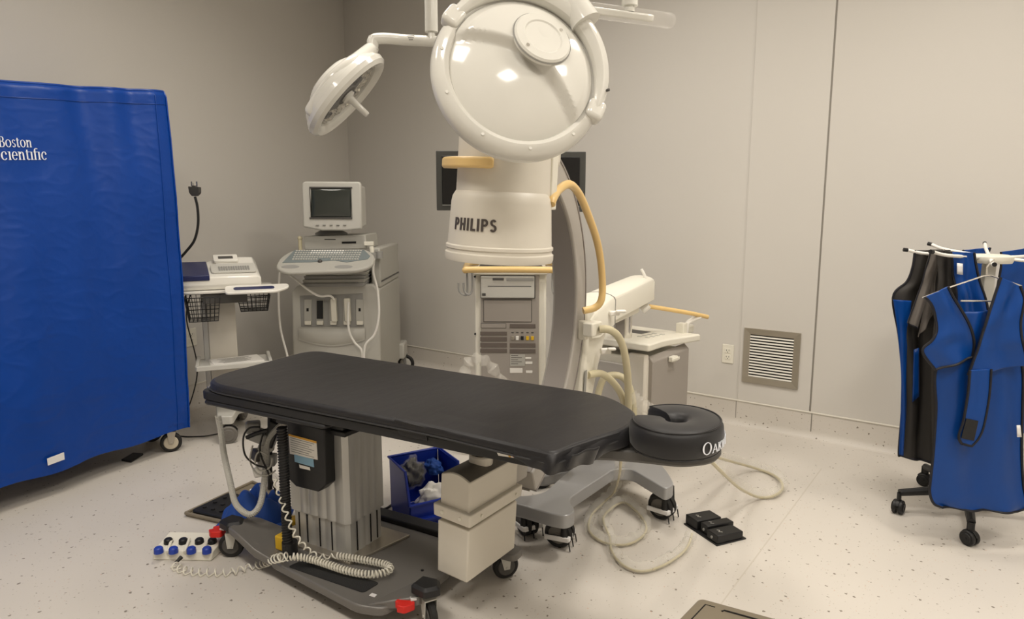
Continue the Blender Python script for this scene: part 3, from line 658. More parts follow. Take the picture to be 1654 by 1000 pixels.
# ================================================================== ULTRASOUND MACHINE
Yu = 5.0; UM = FR((-1.31, Yu, 0), 0)
r = root('ultrasound_machine', 'tall grey ultrasound machine with tube monitor and keyboard console in the corner', 'ultrasound machine', UM)
def X(px, py, y=Yu): return PY_(px, py, y)
def slabY(poly, y0, y1, persp=False):       # extrude a front outline from plane y0 to y1
    f = [X(*p, y0) for p in poly]; b = [Vector((p.x, y1, p.z)) for p in f]; n = len(f); mb = MB()
    mb.add(f+b, [tuple(range(n)), tuple(range(2*n-1, n-1, -1))]+[(i, n+i, n+(i+1) % n, (i+1) % n) for i in range(n)]); return mb
xl, xr = X(473, 500).x, X(611, 500).x; zt = X(540, 462).z
# lower body as lofted shell with front bulge
mb = MB(); body = [(xl+.015, .10), (xr, .10), (xr, zt), (xl, zt)]
mb.box2((xl, Yu+.04, .13), (xr+.005, Yu+.95, zt-.02)); part(mb, 'body', M_CASE, r, bevel=.02, seg=3)
fp = slabY([(471, 470), (480, 461), (602, 459), (612, 470), (616, 640), (474, 640)], Yu, Yu+.05); part(fp, 'front_panel', M_CASE3, r, bevel=.012, seg=3)
rc = slabY([(484, 478), (586, 474), (588, 528), (486, 528)], Yu-.003, Yu+.01); rcp = part(rc, 'port_recess', M_CASE2, r, bevel=.003)
for k, cx in enumerate((497, 516.5, 538, 560, 581)):
    pm = slabY([(cx-6, 484), (cx+6, 484), (cx+6, 524), (cx-6, 524)], Yu-.012, Yu); pp = part(pm, 'probe_port', M_CASE, r, bevel=.002)
    if k == 1: part(slabY([(cx-5, 486), (cx+5, 486), (cx+5, 515), (cx-5, 515)], Yu-.02, Yu-.01), 'blank_slot', M_BLACK, pp)
    else:
        part(slabY([(cx-2, 498), (cx+1.5, 498), (cx+1.5, 503), (cx-2, 503)], Yu-.014, Yu-.01), 'latch', M_DARKSLOT, pp)
    part(slabY([(cx-5, 519), (cx+5, 519), (cx+5, 525), (cx-5, 525)], Yu-.028, Yu-.01), 'release_tab', M_CREAM, pp, bevel=.003)
    if k in (2, 3):
        part(slabY([(cx-5, 482), (cx+4, 482), (cx+6, 520), (cx-3, 520)], Yu-.05, Yu-.012), 'probe_connector', M_CREAM, pp, bevel=.006)
bul = MB()
def bulf(u, v):
    px = 483+107*u; yt = 530; yb = 549+10*math.sin(PI*u); q = X(px, yt+(yb-yt)*v); return Vector((q.x, Yu-.012-.03*math.sin(PI*min(1, v*1.1))**.7*(math.sin(PI*u)**.4), q.z))
bul.grid(bulf, 24, 12); part(bul, 'front_bulge', M_CASE3, r)
# console neck (bellows), console
for k in range(4):
    px0 = 486-k*2+4; y0 = 440+k*6; part(slabY([(px0+2, y0), (592-k, y0-1), (590-k, y0+5), (px0+4, y0+6)], Yu-.02-.015*k, Yu+.42), 'console_slide', M_CASE2 if k % 2 else M_CASE, r, bevel=.006)
KO = Vector((-1.30, 4.68, 1.040)); KN = Vector((0, -.13, .285)).normalized(); KM = axis_m(KO, KN, (1, 0, 0)); KI = KM.inverted()
def onc(px, py, z=.003): q = KI @ PP(px, py, KO, KN); return Vector((q.x, q.y, z))
cpts = [onc(px, py) for px, py in ((444, 432), (452, 416), (474, 403), (592, 402), (606, 413), (602, 428), (580, 436), (460, 440))]
mb = MB(KM); mb.prism(rpoly([(p.x, p.y) for p in cpts], .05), -.030, 0); con = part(mb, 'console', M_CASE, r, bevel=.012, seg=3)
mb = MB(KM); kp = [onc(*q) for q in ((456, 425), (476, 404.5), (588, 404), (598, 414), (594, 419), (560, 424), (540, 421), (500, 424))]
mb.prism([(p.x, p.y) for p in kp], 0, .003); kpn = part(mb, 'key_area', M_BLUEGREY, con)
mb = MB(KM); mw = MB(KM)
for rr in range(5):
    for i in range(26):
        px = 478+i*4.15-rr*1.4; py = 405.5+rr*3.4
        if rr >= 4 and 9 < i < 15: continue
        p = onc(px+1.5, py+.6, .005); white = (rr < 2 and 6 <= i <= 18)
        (mw if white else mb).box(tuple(p), (.0135, .015, .007))
part(mb, 'keys', M_CASE3, con, bevel=.0015); part(mw, 'white_keys', M_PAPER, con, bevel=.0015)
mb = MB(KM); mb.ball(tuple(onc(517, 423, .004)), .016, 8); part(mb, 'trackball', M_DGREY, con)
for cx in (469, 555):
    mb = MB(KM @ Matrix.Translation(onc(cx, 431, .0)) @ Matrix.Diagonal((1, .38, 1, 1))); mb.lathe([(0, .0015), (.062, .0015), (.064, 0), (.064, -.004)], n=24); part(mb, 'palm_recess', M_CASE2, con)
mb = MB(); mb.box((-1.30, 4.88, 1.03), (.30, .30, .06)); part(mb, 'console_arm', M_CASE2, r, bevel=.01)
# upper unit (desktop box) + CRT
part(slabY([(490, 382), (590, 379), (593, 402), (492, 404)], Yu-.02, Yu+.40), 'disc_unit', M_CASE, r, bevel=.006)
part(slabY([(552, 390.5), (575, 390), (575, 393), (552, 393.5)], Yu-.025, Yu-.018), 'disc_slot', M_DARKSLOT, r)
part(slabY([(524, 386), (542, 386), (542, 387.5), (524, 387.5)], Yu-.023, Yu-.018), 'badge', M_DGREY, r)
mb = MB(); pc_ = X(533, 377, Yu+.12); 
mb.lathe([(0, 0), (.12, 0), (.12, .012), (.085, .03), (.07, .045), (0, .045)], Matrix.Translation((pc_.x, Yu+.16, pc_.z-.01)), 32); part(mb, 'monitor_stand', M_CASE2, r)
hz = X(0, 0).z
bz = slabY([(487, 297), (491, 293), (580, 293.5), (583, 298), (584, 370), (560, 372.5), (520, 372.5), (489, 367)], Yu-.10, Yu-.055); mon = part(bz, 'monitor_bezel', M_CASE3, r, bevel=.012, seg=3)
a_, b_ = X(488, 300, Yu-.06), X(584, 368, Yu-.06)
mb = MB(); mb.loft([[(a_.x, Yu-.06, b_.z), (b_.x, Yu-.06, b_.z), (b_.x, Yu-.06, a_.z), (a_.x, Yu-.06, a_.z)], [(a_.x, Yu+.10, b_.z+.01), (b_.x, Yu+.10, b_.z+.01), (b_.x, Yu+.10, a_.z), (a_.x, Yu+.10, a_.z)], [(a_.x+.05, Yu+.34, b_.z+.05), (b_.x-.05, Yu+.34, b_.z+.05), (b_.x-.05, Yu+.34, a_.z-.05), (a_.x+.05, Yu+.34, a_.z-.05)]])
part(mb, 'monitor_housing', M_CASE3, r, bevel=.012)
mb = MB()
def crt(u, v):
    q = X(502+65*u, 351-47*v, Yu-.106); return Vector((q.x, Yu-.100-.012*(math.sin(PI*u)*math.sin(PI*v))**.5, q.z))
mb.grid(crt, 24, 20); part(mb, 'screen', M_CRT, mon, solid=.002)
mb = MB(); 
for a, b in (((500, 302), (569, 304.5)), ((500, 351), (569, 353.5)), ((500, 302), (503, 353.5)), ((566.5, 302), (569, 353.5))):
    p, q = X(*a, Yu-.102), X(*b, Yu-.102); mb.box2((p.x, Yu-.108, p.z), (q.x, Yu-.096, q.z))
part(mb, 'screen_surround', M_DGREY, mon, bevel=.003)
mb = MB()
for i in range(5): q = X(513+i*11, 363.5, Yu-.1); mb.box((q.x, Yu-.104, q.z), (.022, .01, .006))
part(mb, 'monitor_buttons', M_CASE2, mon, bevel=.002)
# right rear housing
a_ = X(604, 392, Yu+.42); b_ = X(612, 455, Yu+.42)
mb = MB(); mb.box2((X(599, 400, Yu+.1).x, Yu+.08, zt-.02), (xr+.01, Yu+.90, X(645, 392, Yu+.9).z)); part(mb, 'rear_housing', M_CASE, r, bevel=.012)
mb = MB(); mb.box2((xr-.004, Yu+.10, zt+.02), (xr+.014, Yu+.88, zt+.03)); part(mb, 'housing_groove', M_DGREY, r)
# probe holders
mb = MB(); p = X(601, 410, Yu-.05); mb.cyl((p.x, p.y, p.z-.04), (p.x, p.y, p.z+.01), .03); part(mb, 'probe_holder', M_CASE2, r); mb = MB(); mb.cyl((p.x+.03, p.y+.1, p.z-.04), (p.x+.03, p.y+.1, p.z+.01), .03); part(mb, 'probe_holder', M_CASE2, r)
mb = MB(); mb.tube([(p.x, p.y, p.z-.03), (p.x, p.y, p.z+.03), (p.x-.005, p.y, p.z+.055)], [.012, .018, .016], 12); mb.box((p.x-.02, p.y, p.z+.075), (.07, .03, .03)); part(mb, 'probe', M_CREAM, r, bevel=.006)
mb = MB(); q = X(485, 396, Yu); mb.cyl((q.x, Yu, q.z-.05), (q.x, Yu, q.z+.04), .014); mb.ball((q.x, Yu, q.z+.05), .018, 8); part(mb, 'probe', M_HOSE, r)
# cables
for path in ([(604, 418, 4.93), (603, 440, 4.9), (610, 470, 4.9), (612, 510, 4.9), (605, 540, 4.9), (590, 558, 4.9), (588, 590, 4.9)],
             [(563, 488, 4.94), (563, 530, 4.92), (572, 552, 4.92), (584, 566, 4.92), (586, 590, 4.92)],
             [(540, 484, 4.94), (533, 478, 4.92), (515, 478, 4.92), (495, 466, 4.9), (478, 452, 4.9), (466, 443, 4.9)],
             [(452, 440, 4.9), (450, 480, 4.9), (453, 530, 4.9), (464, 575, 4.9), (466, 600, 4.9)]):
    mb = MB(); mb.tube(crom([PY_(*p) for p in path], 7), .0085, 8); part(mb, 'probe_cable', M_PAPER, r)
for x, y in ((xl+.06, Yu+.1), (xr-.06, Yu+.1), (xl+.06, Yu+.95)): caster(r, (x, y, 0), 0, R=.06, w_=.03, topz_=.15)
caster(r, (xr+.02, Yu+1.0, 0), -10, R=.075, w_=.03, topz_=.17, hub=M_CASE3, fork=M_CASE2)
mb = MB(); mb.box2((xr-.02, Yu+.86, .14), (xr+.045, Yu+1.06, .28)); part(mb, 'wheel_guard', M_CASE3, r, bevel=.015)
# ================================================================== VIEWING STATION (behind the C-arm)
Yv = 3.95; SMx = FR((PY_(825, 520, Yv).x, Yv, 0), -1.5)
r = root('viewing_station', 'grey viewing station with two dark flat screens, behind the X-ray arm', 'viewing station', SMx)
ztv = PY_(825, 434, Yv).z; wv = .40
BV = MB(SMx); BV.box2((-wv/2-.015, .0, .12), (wv/2+.01, .5, ztv-.005)); part(BV, 'cabinet', M_CREAM, r, bevel=.01)
BV = MB(SMx); BV.box2((-wv/2+.024, -.012, .14), (wv/2-.032, .01, ztv-.03)); part(BV, 'front_panel', M_PANELG, r, bevel=.003)
def VX(px, py, y=Yv-.015): p = PY_(px, py, y); return p
def vbox(name, m, px0, py0, px1, py1, d0=.02, parent=r, bevel=.001):
    a, b = VX(px0, py0), VX(px1, py1); cx_ = (a.x+b.x)/2
    sl = math.tan(math.radians(-1.5)); y = Yv+(cx_-SMx.translation.x)*sl
    mb = MB(Matrix.Translation((0, 0, 0))); mb.box(((a.x+b.x)/2, y-.012-d0/2, (a.z+b.z)/2), (abs(b.x-a.x), d0, abs(a.z-b.z)), rz=-1.5); return part(mb, name, m, parent, bevel=bevel)
rec = vbox('disc_recorder', M_CASE3, 777, 446.5, 863, 480, .03)
vbox('recorder_surround', M_DGREY, 775.8, 445, 864.5, 481.5, .006)
vbox('recorder_display', M_DGREY, 796, 448.5, 814, 452, .034, rec); vbox('recorder_buttons', M_CASE2, 818, 448.5, 862, 453, .033, rec)
vbox('disc_slot', M_DGREY, 788, 461, 858, 462.2, .031, rec); vbox('eject_button', M_DGREY, 779, 473, 785, 477, .033, rec)
vbox('blank_panel', M_DGREY, 780.5, 484, 859, 520.3, .004); vbox('blank_panel', M_PANELG, 781.5, 485, 858, 519.5, .006)
vbox('name_strip', M_DGREY, 776.5, 522.4, 817.5, 530.4, .003); vbox('name_strip', M_PANELG, 777.3, 523, 816.8, 529.8, .005)
for i, (a, b, c_, d_) in enumerate(((775.5, 536, 819, 542), (775.5, 544.5, 819, 551.5), (775.5, 554, 819, 561), (775.5, 563.5, 819, 570), (823.5, 523.5, 865, 530), (823.5, 554.5, 865, 561), (823.5, 564, 865, 570.5))):
    vbox('vent_slot', M_VSLOT, a, b, c_, d_, .004)
for i, (cx, m_) in enumerate(((828, M_STEEL), (835.5, M_PAPER), (843.5, M_BLACK), (852, M_YELP), (860, M_YELP))):
    vbox('connector', m_, cx-2.3, 543, cx+2.3, 549, .012); vbox('connector_mark', M_DGREY, cx-2, 536.5, cx+2, 538, .003)
lb = vbox('rating_label', M_CASE, 824, 572.5, 848, 591.5, .002); vbox('rating_label', M_PAPER, 823.5, 595, 844, 602.5, .002); vbox('rating_label', M_PAPER, 849.5, 598.5, 860, 602.5, .002)
vbox('rating_label', M_PAPER, 848.5, 577, 858, 580, .002); vbox('rating_label', M_PAPER, 848.5, 584, 860, 588, .002)
for k in range(5): vbox('print_line', M_TXTD, 825.5, 574+k*3.3, 837+(k % 2)*6, 575+k*3.3, .0025, lb)
for px, py in ((767, 447), (873, 447), (767.5, 539.5), (873, 540)):
    p = VX(px, py, Yv); mb = MB(); mb.cyl((p.x, Yv-.004, p.z), (p.x, Yv+.01, p.z), .006, n=12); part(mb, 'screw', M_BLACK, r)
BV = MB(SMx); BV.box2((-.222, -.02, ztv-.035), (.215, .5, ztv-.012)); part(BV, 'top_slab', M_CREAM, r, bevel=.006)
BV = MB(SMx); q = -.262; BV.tube(crom([(q, -.02, ztv-.005), (q+.03, -.075, ztv+.0), (0, -.085, ztv+.002), (-q-.04, -.075, ztv), (-q, -.02, ztv-.005), (-q, .4, ztv-.0), (0, .52, ztv), (q, .4, ztv)], 6, closed=True), .019, 12, closed=True); part(BV, 'grab_rail', M_YEL, r)
BV = MB(SMx)
for s, k in ((-.225, 1), (-.255, 1), (.245, -1)):
    BV = MB(SMx); BV.tube(crom([(s, -.03, ztv-.01), (s, -.03, ztv-.12-.02*(s < -.24)), (s-.02*k, -.04, ztv-.15), (s-.045*k, -.04, ztv-.13), (s-.05*k, -.04, ztv-.08)], 6), .006, 8)
    part(BV, 'cable_hook', M_CASE2, r)
BV = MB(SMx); BV.prism(rrect(.62, .6, .05, cy=.25), .09, .15); BV.box((-.26, -.02, .13), (.10, .16, .11)); part(BV, 'wheel_base', M_CREAM, r, bevel=.01)
for x, y in ((-.25, 0), (.25, 0), (-.25, .5), (.25, .5)): caster(r, tuple(SMx @ Vector((x, y, 0))), 90, R=.038, w_=.025, topz_=.1)
# screens
Ym = Yv-.02
def screen(x0, y0, x1, y1, label):
    a, b = PY_(x0, y0, Ym), PY_(x1, y1, Ym); cx_, cz_ = (a.x+b.x)/2, (a.z+b.z)/2; w_, h_ = abs(b.x-a.x), abs(a.z-b.z)
    mb = MB(); mb.box((cx_, Ym+.03, cz_), (w_, .06, h_)); s_ = part(mb, 'screen_housing', M_FRAMEG, r, bevel=.004)
    mb = MB(); mb.box((cx_, Ym-.001, cz_+.004), (w_*.84, .006, h_*.80)); part(mb, 'screen_glass', M_SCREEN, s_, bevel=.002)
    mb = MB(); mb.box((cx_, Ym-.003, cz_-h_*.41), (w_*.84, .004, .003)); part(mb, 'screen_edge', M_CASE2, s_)
screen(703.9, 243.3, 822, 340, ''); screen(827, 245, 945, 342.5, '')
mb = MB(); pz = PY_(825, 300, Yv).z; mb.box((SMx.translation.x, Yv+.08, (pz+ztv)/2), (.10, .05, pz-ztv+.05)); mb.box((SMx.translation.x, Yv+.07, pz), (.5, .04, .08)); mb.box((SMx.translation.x, Yv+.2, ztv+.0), (.38, .4, .02)); part(mb, 'screen_bracket', M_DGREY, r, bevel=.004)
# clear bag hanging on the right side of station
mb = MB(); 
def bag(u, v):
    px = 873+18*u*(math.sin(PI*(.12+.85*v))); py = 455+165*v; q = PY_(px, py, Yv-.05); return Vector((q.x, Yv-.04-.05*math.sin(PI*u)-.012*noise.noise(Vector((u*6, v*9, 0))), q.z))
mb.grid(bag, 16, 40); part(mb, 'film_bag', M_FILM, None, label='clear plastic film hanging from the right side of the viewing station', cat='plastic film')
mb = MB(); pt = [PY_(770, 640, 3.7), PY_(752, 610, 3.7), PY_(757, 585, 3.7), PY_(778, 580, 3.7), PY_(800, 600, 3.7), PY_(826, 640, 3.7)]
rr_ = crom(pt, 6); mb.tube(rr_, [.028+.010*math.sin(i*1.7) for i in range(len(rr_))], 14); part(mb, 'film_sleeve', M_FILM2, None, label='crumpled clear plastic sleeve looping up beyond the table in front of the viewing station', cat='plastic film')
# ================================================================== FLUOROSCOPY TABLE
TM = FR((-.653, 2.6, 0), -29.3)
def TP(px, py, yl): return PP(px, py, TM @ Vector((0, yl, 0)), TM.to_3x3() @ Vector((0, 1, 0)))   # on a plane along the table
def TXp(px, py, xl): return PP(px, py, TM @ Vector((xl, 0, 0)), TM.to_3x3() @ Vector((1, 0, 0)))
r = root('fluoroscopy_table', 'long black padded procedure table on an aluminium column with a wheeled grey base', 'procedure table', TM)
pad = rpoly([(-.555, -.287), (.62, -.287), (1.065, -.325), (1.085, -.23), (1.17, .01), (1.145, .17), (.98, .335), (-.60, .395)], [.19, .1, .03, .05, .10, .08, .12, .10], 8)
cxp = sum(p[0] for p in pad)/len(pad); cyp = .03
def inset(pl, d): 
    out = []; n = len(pl)
    for i in range(n):
        a, b, c_ = Vector(pl[i-1]), Vector(pl[i]), Vector(pl[(i+1) % n]); t = (c_-a).normalized(); out.append((b.x-t.y*d, b.y+t.x*d))
    return out
def ring(pl, z, w_=0): return [(x, y, z+w_*noise.noise(Vector((x*6, y*6, 1)))) for x, y in pl]
def pins(d): return [(.28+(x-.28)*(1-d/.86), .04+(y-.04)*(1-d/.34)) for x, y in pad]
mb = MB(TM); mb.loft([ring(pins(.012), .741), ring(pins(.002), .744), ring(pad, .750, .003), ring(pad, .762, .004), ring(pins(.004), .771, .003), ring(pins(.014), .777, .002)])
def ptop(u, v): k = pins(.014); n = len(k); i = int(round(u*n)) % n; c_ = Vector((.28, .04)); p_ = c_.lerp(Vector(k[i]), v); hz_ = .0025*(1-v**8)+(.004*noise.noise(Vector((p_.x*9-p_.y*4, p_.y*3+p_.x*2, 2)))*max(0, min(1, (p_.x-.55)*2.5)))*(1-v**10); return (p_.x, p_.y, .777+hz_+.002*v**8*noise.noise(Vector((k[i][0]*6, k[i][1]*6, 1))))
mb.grid(ptop, len(pad), 60)
part(mb, 'pad', M_PAD, r)
mb = MB(TM); mb.tube([(x, y, .747) for x, y in inset(pad, -.001)], .0035, 6, closed=True); part(mb, 'pad_piping', M_PAD2, r)
# wrinkled loose cover around the tapered head end
hem = crom([(.93, -.312), (1.0, -.318), (1.06, -.324), (1.085, -.25), (1.12, -.14), (1.165, .0), (1.16, .10)], 14)
mb = MB(TM)
def wr(u, v):
    f = u*(len(hem)-1); i = min(int(f), len(hem)-2); p = hem[i].lerp(hem[i+1], f-i) if True else 0
    k = math.sin(PI*u)**.5; e = Vector((p.x-.9, p.y, 0)); e = Vector((0, -1, 0)).lerp(Vector((1, 0, 0)), max(0, (u-.25)/.5) if u < .75 else 1).normalized()
    return Vector((p.x, p.y, .777-.052*v*(.55+.6*k)+0))+e*(.004+.007*math.sin(u*38+v*2.5)*v*k-.02*(1-v)**3)
mb.grid(lambda u, v: wr(u, v), 120, 10); part(mb, 'loose_cover', M_PAD, r, solid=.002)
# hanging corner flap
mb = MB()
fq = [(914, 757), (985, 727), (968, 745), (917, 753)]
tp = [TP(924, 735, -.31), TP(968, 721, -.17), TP(957, 748, -.18), TP(915, 757, -.315)]
mb.grid(lambda u, v: tp[0].lerp(tp[1], u).lerp(tp[3].lerp(tp[2], u), v)+Vector((0, -.006*math.sin(u*9), 0)), 24, 6); part(mb, 'corner_flap', M_PAD, r, solid=.003)
# frame
mb = MB(TM); fo = rpoly([(-.53, -.285), (.16, -.285), (.22, -.281), (1.03, -.281), (1.08, -.15), (1.12, .15), (1.0, .30), (-.575, .37)], [.06, .01, .01, .05, .05, .05, .05, .05]); mb.prism(fo, .706, .740); part(mb, 'tabletop_frame', M_BLACK2, r, bevel=.004)
mb = MB(TM); mb.prism(rpoly([(-.50, -.29), (.16, -.29), (.16, .33), (-.52, .33)], .03), .688, .706); part(mb, 'under_frame', M_BLACK2, r, bevel=.008)
mb = MB(TM); mb.prism(rpoly([(-.24, -.12), (.08, -.12), (.08, .16), (-.24, .16)], .01), .62, .688); part(mb, 'carriage', M_BLACK2, r, bevel=.006)
a_, b_ = TP(636, 690, -.30), TP(690, 712, -.30)
mb = MB(); q = [TP(*p_, -.286) for p_ in ((636, 678), (686, 690), (690, 713), (645, 703))]; n3 = TM.to_3x3() @ Vector((0, 1, 0))
mb.add(q+[p_+n3*.02 for p_ in q], [(3,2,1,0),(4,5,6,7),(0,1,5,4),(1,2,6,5),(2,3,7,6),(3,0,4,7)]); part(mb, 'rail_bracket', M_BLACK, r, bevel=.002)
# head end tongue
mb = MB(TM); tg = rpoly([(.95, -.16), (1.09, -.06), (1.22, -.02), (1.34, .0), (1.42, .08), (1.42, .20), (1.32, .27), (.95, .27)], [.03, .05, .1, .06, .07, .06, .08, .03], 7)
mb.loft([ring(inset(tg, .02), .672), ring(inset(tg, .006), .678), ring(tg, .686), ring(tg, .710), ring(inset(tg, .006), .715)]); part(mb, 'head_extension', M_DGREY, r)
# headrest cushion : horseshoe
HC = Vector((1.297, .072)); HZ = .766
def hs_sec(a, k):
    ca, sa = math.cos(a), math.sin(a); rx, ry = .143, .166; ix, iy = .026, .030
    o = Vector((HC.x+rx*ca, HC.y+ry*sa, 0)); i_ = Vector((HC.x+ix*ca, HC.y+iy*sa, 0)); m_ = (o+i_)/2; h = .049*k; pts = []
    for j in range(16):
        t = 2*PI*j/16; cx_, cz_ = math.cos(t), math.sin(t); e = 2/3.6
        fx = math.copysign(abs(cx_)**e, cx_); fz = math.copysign(abs(cz_)**e, cz_); pts.append(m_+(o-m_)*fx*(1 if k == 1 else k)+Vector((0, 0, HZ+h*fz)))
    return pts
mb = MB(TM); N = 56; A0_, A1_ = math.radians(-163), math.radians(148); secs = []
for i in range(N+1):
    t = i/N; a = A0_+(A1_-A0_)*t; k = 1.0
    secs.append(hs_sec(a, k))
s0 = hs_sec(A0_-.05, .8); s1 = hs_sec(A1_+.05, .8); mb.loft([s0]+secs+[s1]); hr = part(mb, 'headrest_cushion', M_PAD2, r, label='black horseshoe face cushion with white lettering')
mb = MB(TM)
mb.tube([hs_sec(A0_+(A1_-A0_)*i/N, 1)[2]+Vector((0, 0, .002)) for i in range(N+1)], .003, 6); mb.tube([hs_sec(A0_+(A1_-A0_)*i/N, 1)[14]+Vector((0, 0, -.001)) for i in range(N+1)], .003, 6); part(mb, 'cushion_piping', M_PAD, hr)
# lettering round the outer side
def outer(ang, z, off): return TM @ Vector((HC.x+(.143+off)*math.cos(ang), HC.y+(.166+off)*math.sin(ang), z))
def pj(q):
    d = q-CAMP; z = d.dot(camF); return 827+F*d.x/z, 500-F*d.dot(camU)/z
best = min([(abs(pj(outer(math.radians(k/2), .76, 0))[0]-1134), k/2) for k in range(-180, 60)])[1]
def oplace(x, y, z): return outer(math.radians(best)+x/.156, .744+y, .0035+z)
letters('O', .026, oplace, 'lettering', M_TXT, hr, sx=1.0)
letters('AKWORKS', .022, lambda x, y, z: oplace(x+.039, y, z), 'lettering', M_TXT, hr, sx=1.0)
# column : fluted aluminium
def flute(x0, x1, y0, y1, ch, g=.004, nfx=6, nfy=5):
    out = []
    def edge(ax, ay, bx, by, n, nx, ny):
        a = Vector((ax, ay)); b = Vector((bx, by)); pts = [a]
        for i in range(1, n):
            t = i/n; w_ = .010/((b-a).length); 
            for dt, dep in ((-w_, 0), (-w_*.4, g), (w_*.4, g), (w_, 0)): q = a.lerp(b, t+dt); pts.append(Vector((q.x+nx*dep, q.y+ny*dep)))
        pts.append(b); return pts
    out += edge(x0+ch, y0, x1-ch, y0, nfx, 0, 1); out += edge(x1, y0+ch, x1, y1-ch, nfy, -1, 0); out += edge(x1-ch, y1, x0+ch, y1, nfx, 0, -1); out += edge(x0, y1-ch, x0, y0+ch, nfy, 1, 0)
    return [tuple(p) for p in out]
cx0, cx1, cy0, cy1 = -.25, .075, -.105, .125
mb = MB(TM); mb.prism(flute(cx0, cx1, cy0, cy1, .018), .235, .60); part(mb, 'column_sleeve', M_ALU, r)
mb = MB(TM); mb.prism(flute(cx0+.012, cx1-.010, cy0+.010, cy1-.012, .014, .003, 5, 4), .098, .235); lo_ = part(mb, 'column_foot', M_ALU, r)
for x in (-.20, -.155, -.085, -.02): mb = MB(TM); mb.box((x, cy0+.009, .165), (.005, .004, .12)); part(mb, 'slot', M_DARKSLOT, lo_)
for y in (-.045, .035, .075): mb = MB(TM); mb.box((cx1-.009, y, .165), (.004, .005, .12)); part(mb, 'slot', M_DARKSLOT, lo_)
mb = MB(TM); mb.box((-.09, .01, .610), (.37, .27, .02)); part(mb, 'top_plate', M_BLACK2, r, bevel=.004)
mb = MB(TM); mb.box((-.03, -.135, .634), (.08, .03, .012)); part(mb, 'plate_clip', M_STEEL, r, bevel=.003)
mb = MB(TM); mb.prism([(-.33, -.13), (.10, -.13), (.16, .17), (-.33, .17)], .088, .099); part(mb, 'foot_plate', M_STEEL, r, bevel=.002)
# deck
dk = rpoly([(-.21, -.25), (.31, -.318), (.40, -.29), (.455, -.03), (.455, .22), (-.32, .25), (-.36, -.05)], [.04, .03, .03, .01, .02, .04, .04])
mb = MB(TM); mb.prism(dk, .055, .088); part(mb, 'base_deck', M_GUN, r, bevel=.006)
mb = MB(TM); mb.loft([[(-.20, -.248, .058), (-.30, -.0, .058), (-.30, -.0, .089), (-.20, -.248, .089)], [(-.29, -.255, .075), (-.37, -.05, .075), (-.37, -.05, .108), (-.29, -.255, .112)], [(-.39, -.25, .115), (-.43, -.10, .115), (-.43, -.10, .150), (-.39, -.25, .150)], [(-.46, -.24, .13), (-.47, -.12, .13), (-.47, -.12, .158), (-.46, -.24, .158)]]); part(mb, 'deck_arm', M_GUN, r, bevel=.006)
mb = MB(TM); mb.loft([[(.33, -.30, .06), (.40, -.06, .06), (.40, -.06, .088), (.33, -.30, .088)], [(.42, -.26, .075), (.455, -.10, .075), (.455, -.10, .11), (.42, -.26, .11)], [(.50, -.22, .09), (.52, -.13, .09), (.52, -.13, .125), (.50, -.22, .125)]]); part(mb, 'deck_arm', M_GUN, r, bevel=.006)
mb = MB(TM); mb.box((.10, .265, .085), (1.0, .07, .05)); part(mb, 'rear_beam', M_BLACK2, r, bevel=.006)
mb = MB(); gm = [PZ(*p, .0885) for p in ((465, 916), (488, 906), (613, 942), (587, 958))]; mb.prism(rpoly([(p.x, p.y) for p in gm], .015), .088, .091); part(mb, 'grip_mat', M_MAT, r)
mb = MB(); gm = [PZ(*p, .0885) for p in ((596, 962), (601, 958), (609, 961), (605, 965))]; mb.prism([(p.x, p.y) for p in gm], .088, .0893); part(mb, 'small_label', M_TAG, r, smooth=False)
for px, py in ((682, 921), (617, 868), (622, 866)): p = PZ(px, py, .09); mb = MB(); mb.cyl((p.x, p.y, .086), (p.x, p.y, .0915), .006, n=10); part(mb, 'bolt', M_BLACK, r)
def tcaster(x, y, yaw, cap=True, pedal=None, k=1.0):
    p = TM @ Vector((x, y, 0)); c_ = caster(r, tuple(p), yaw, R=.052, w_=.026, fork=M_CASE3, wheel=M_RUB, hub=M_DGREY, topz_=.135, trail=.012)
    if cap:
        M = FR(p, -30); mb = MB(M); cp = rpoly([(-.05, -.035), (.02, -.045), (.055, 0), (.02, .045), (-.05, .035)], .012)
        mb.loft([ring(cp, .132), ring(cp, .155), ring(inset(cp, .010), .165)]); part(mb, 'cap', M_BLACK2, r)
    if pedal is not None:
        M = FR(p, pedal); mb = MB(M); mb.prism(rpoly([(.050, -.022), (.090, -.034), (.115, -.014), (.10, 0), (.115, .014), (.090, .034), (.050, .022)], .008), .085, .112); part(mb, 'brake_pedal', M_RED, c_, bevel=.003)
        mb = MB(M); mb.box((.052, 0, .116), (.02, .02, .006)); part(mb, 'pedal_tip', M_TAG, c_)
tcaster(-.490, -.19, 185, True, 165); tcaster(.515, -.185, -60, True, 200); tcaster(.585, .215, 20, False); tcaster(-.40, .28, 100, False)
mb = MB(TM); mb.prism(rpoly([(.42, .17), (.66, .18), (.66, .26), (.42, .26)], .03), .10, .128); part(mb, 'deck_arm', M_GUN, r, bevel=.004)
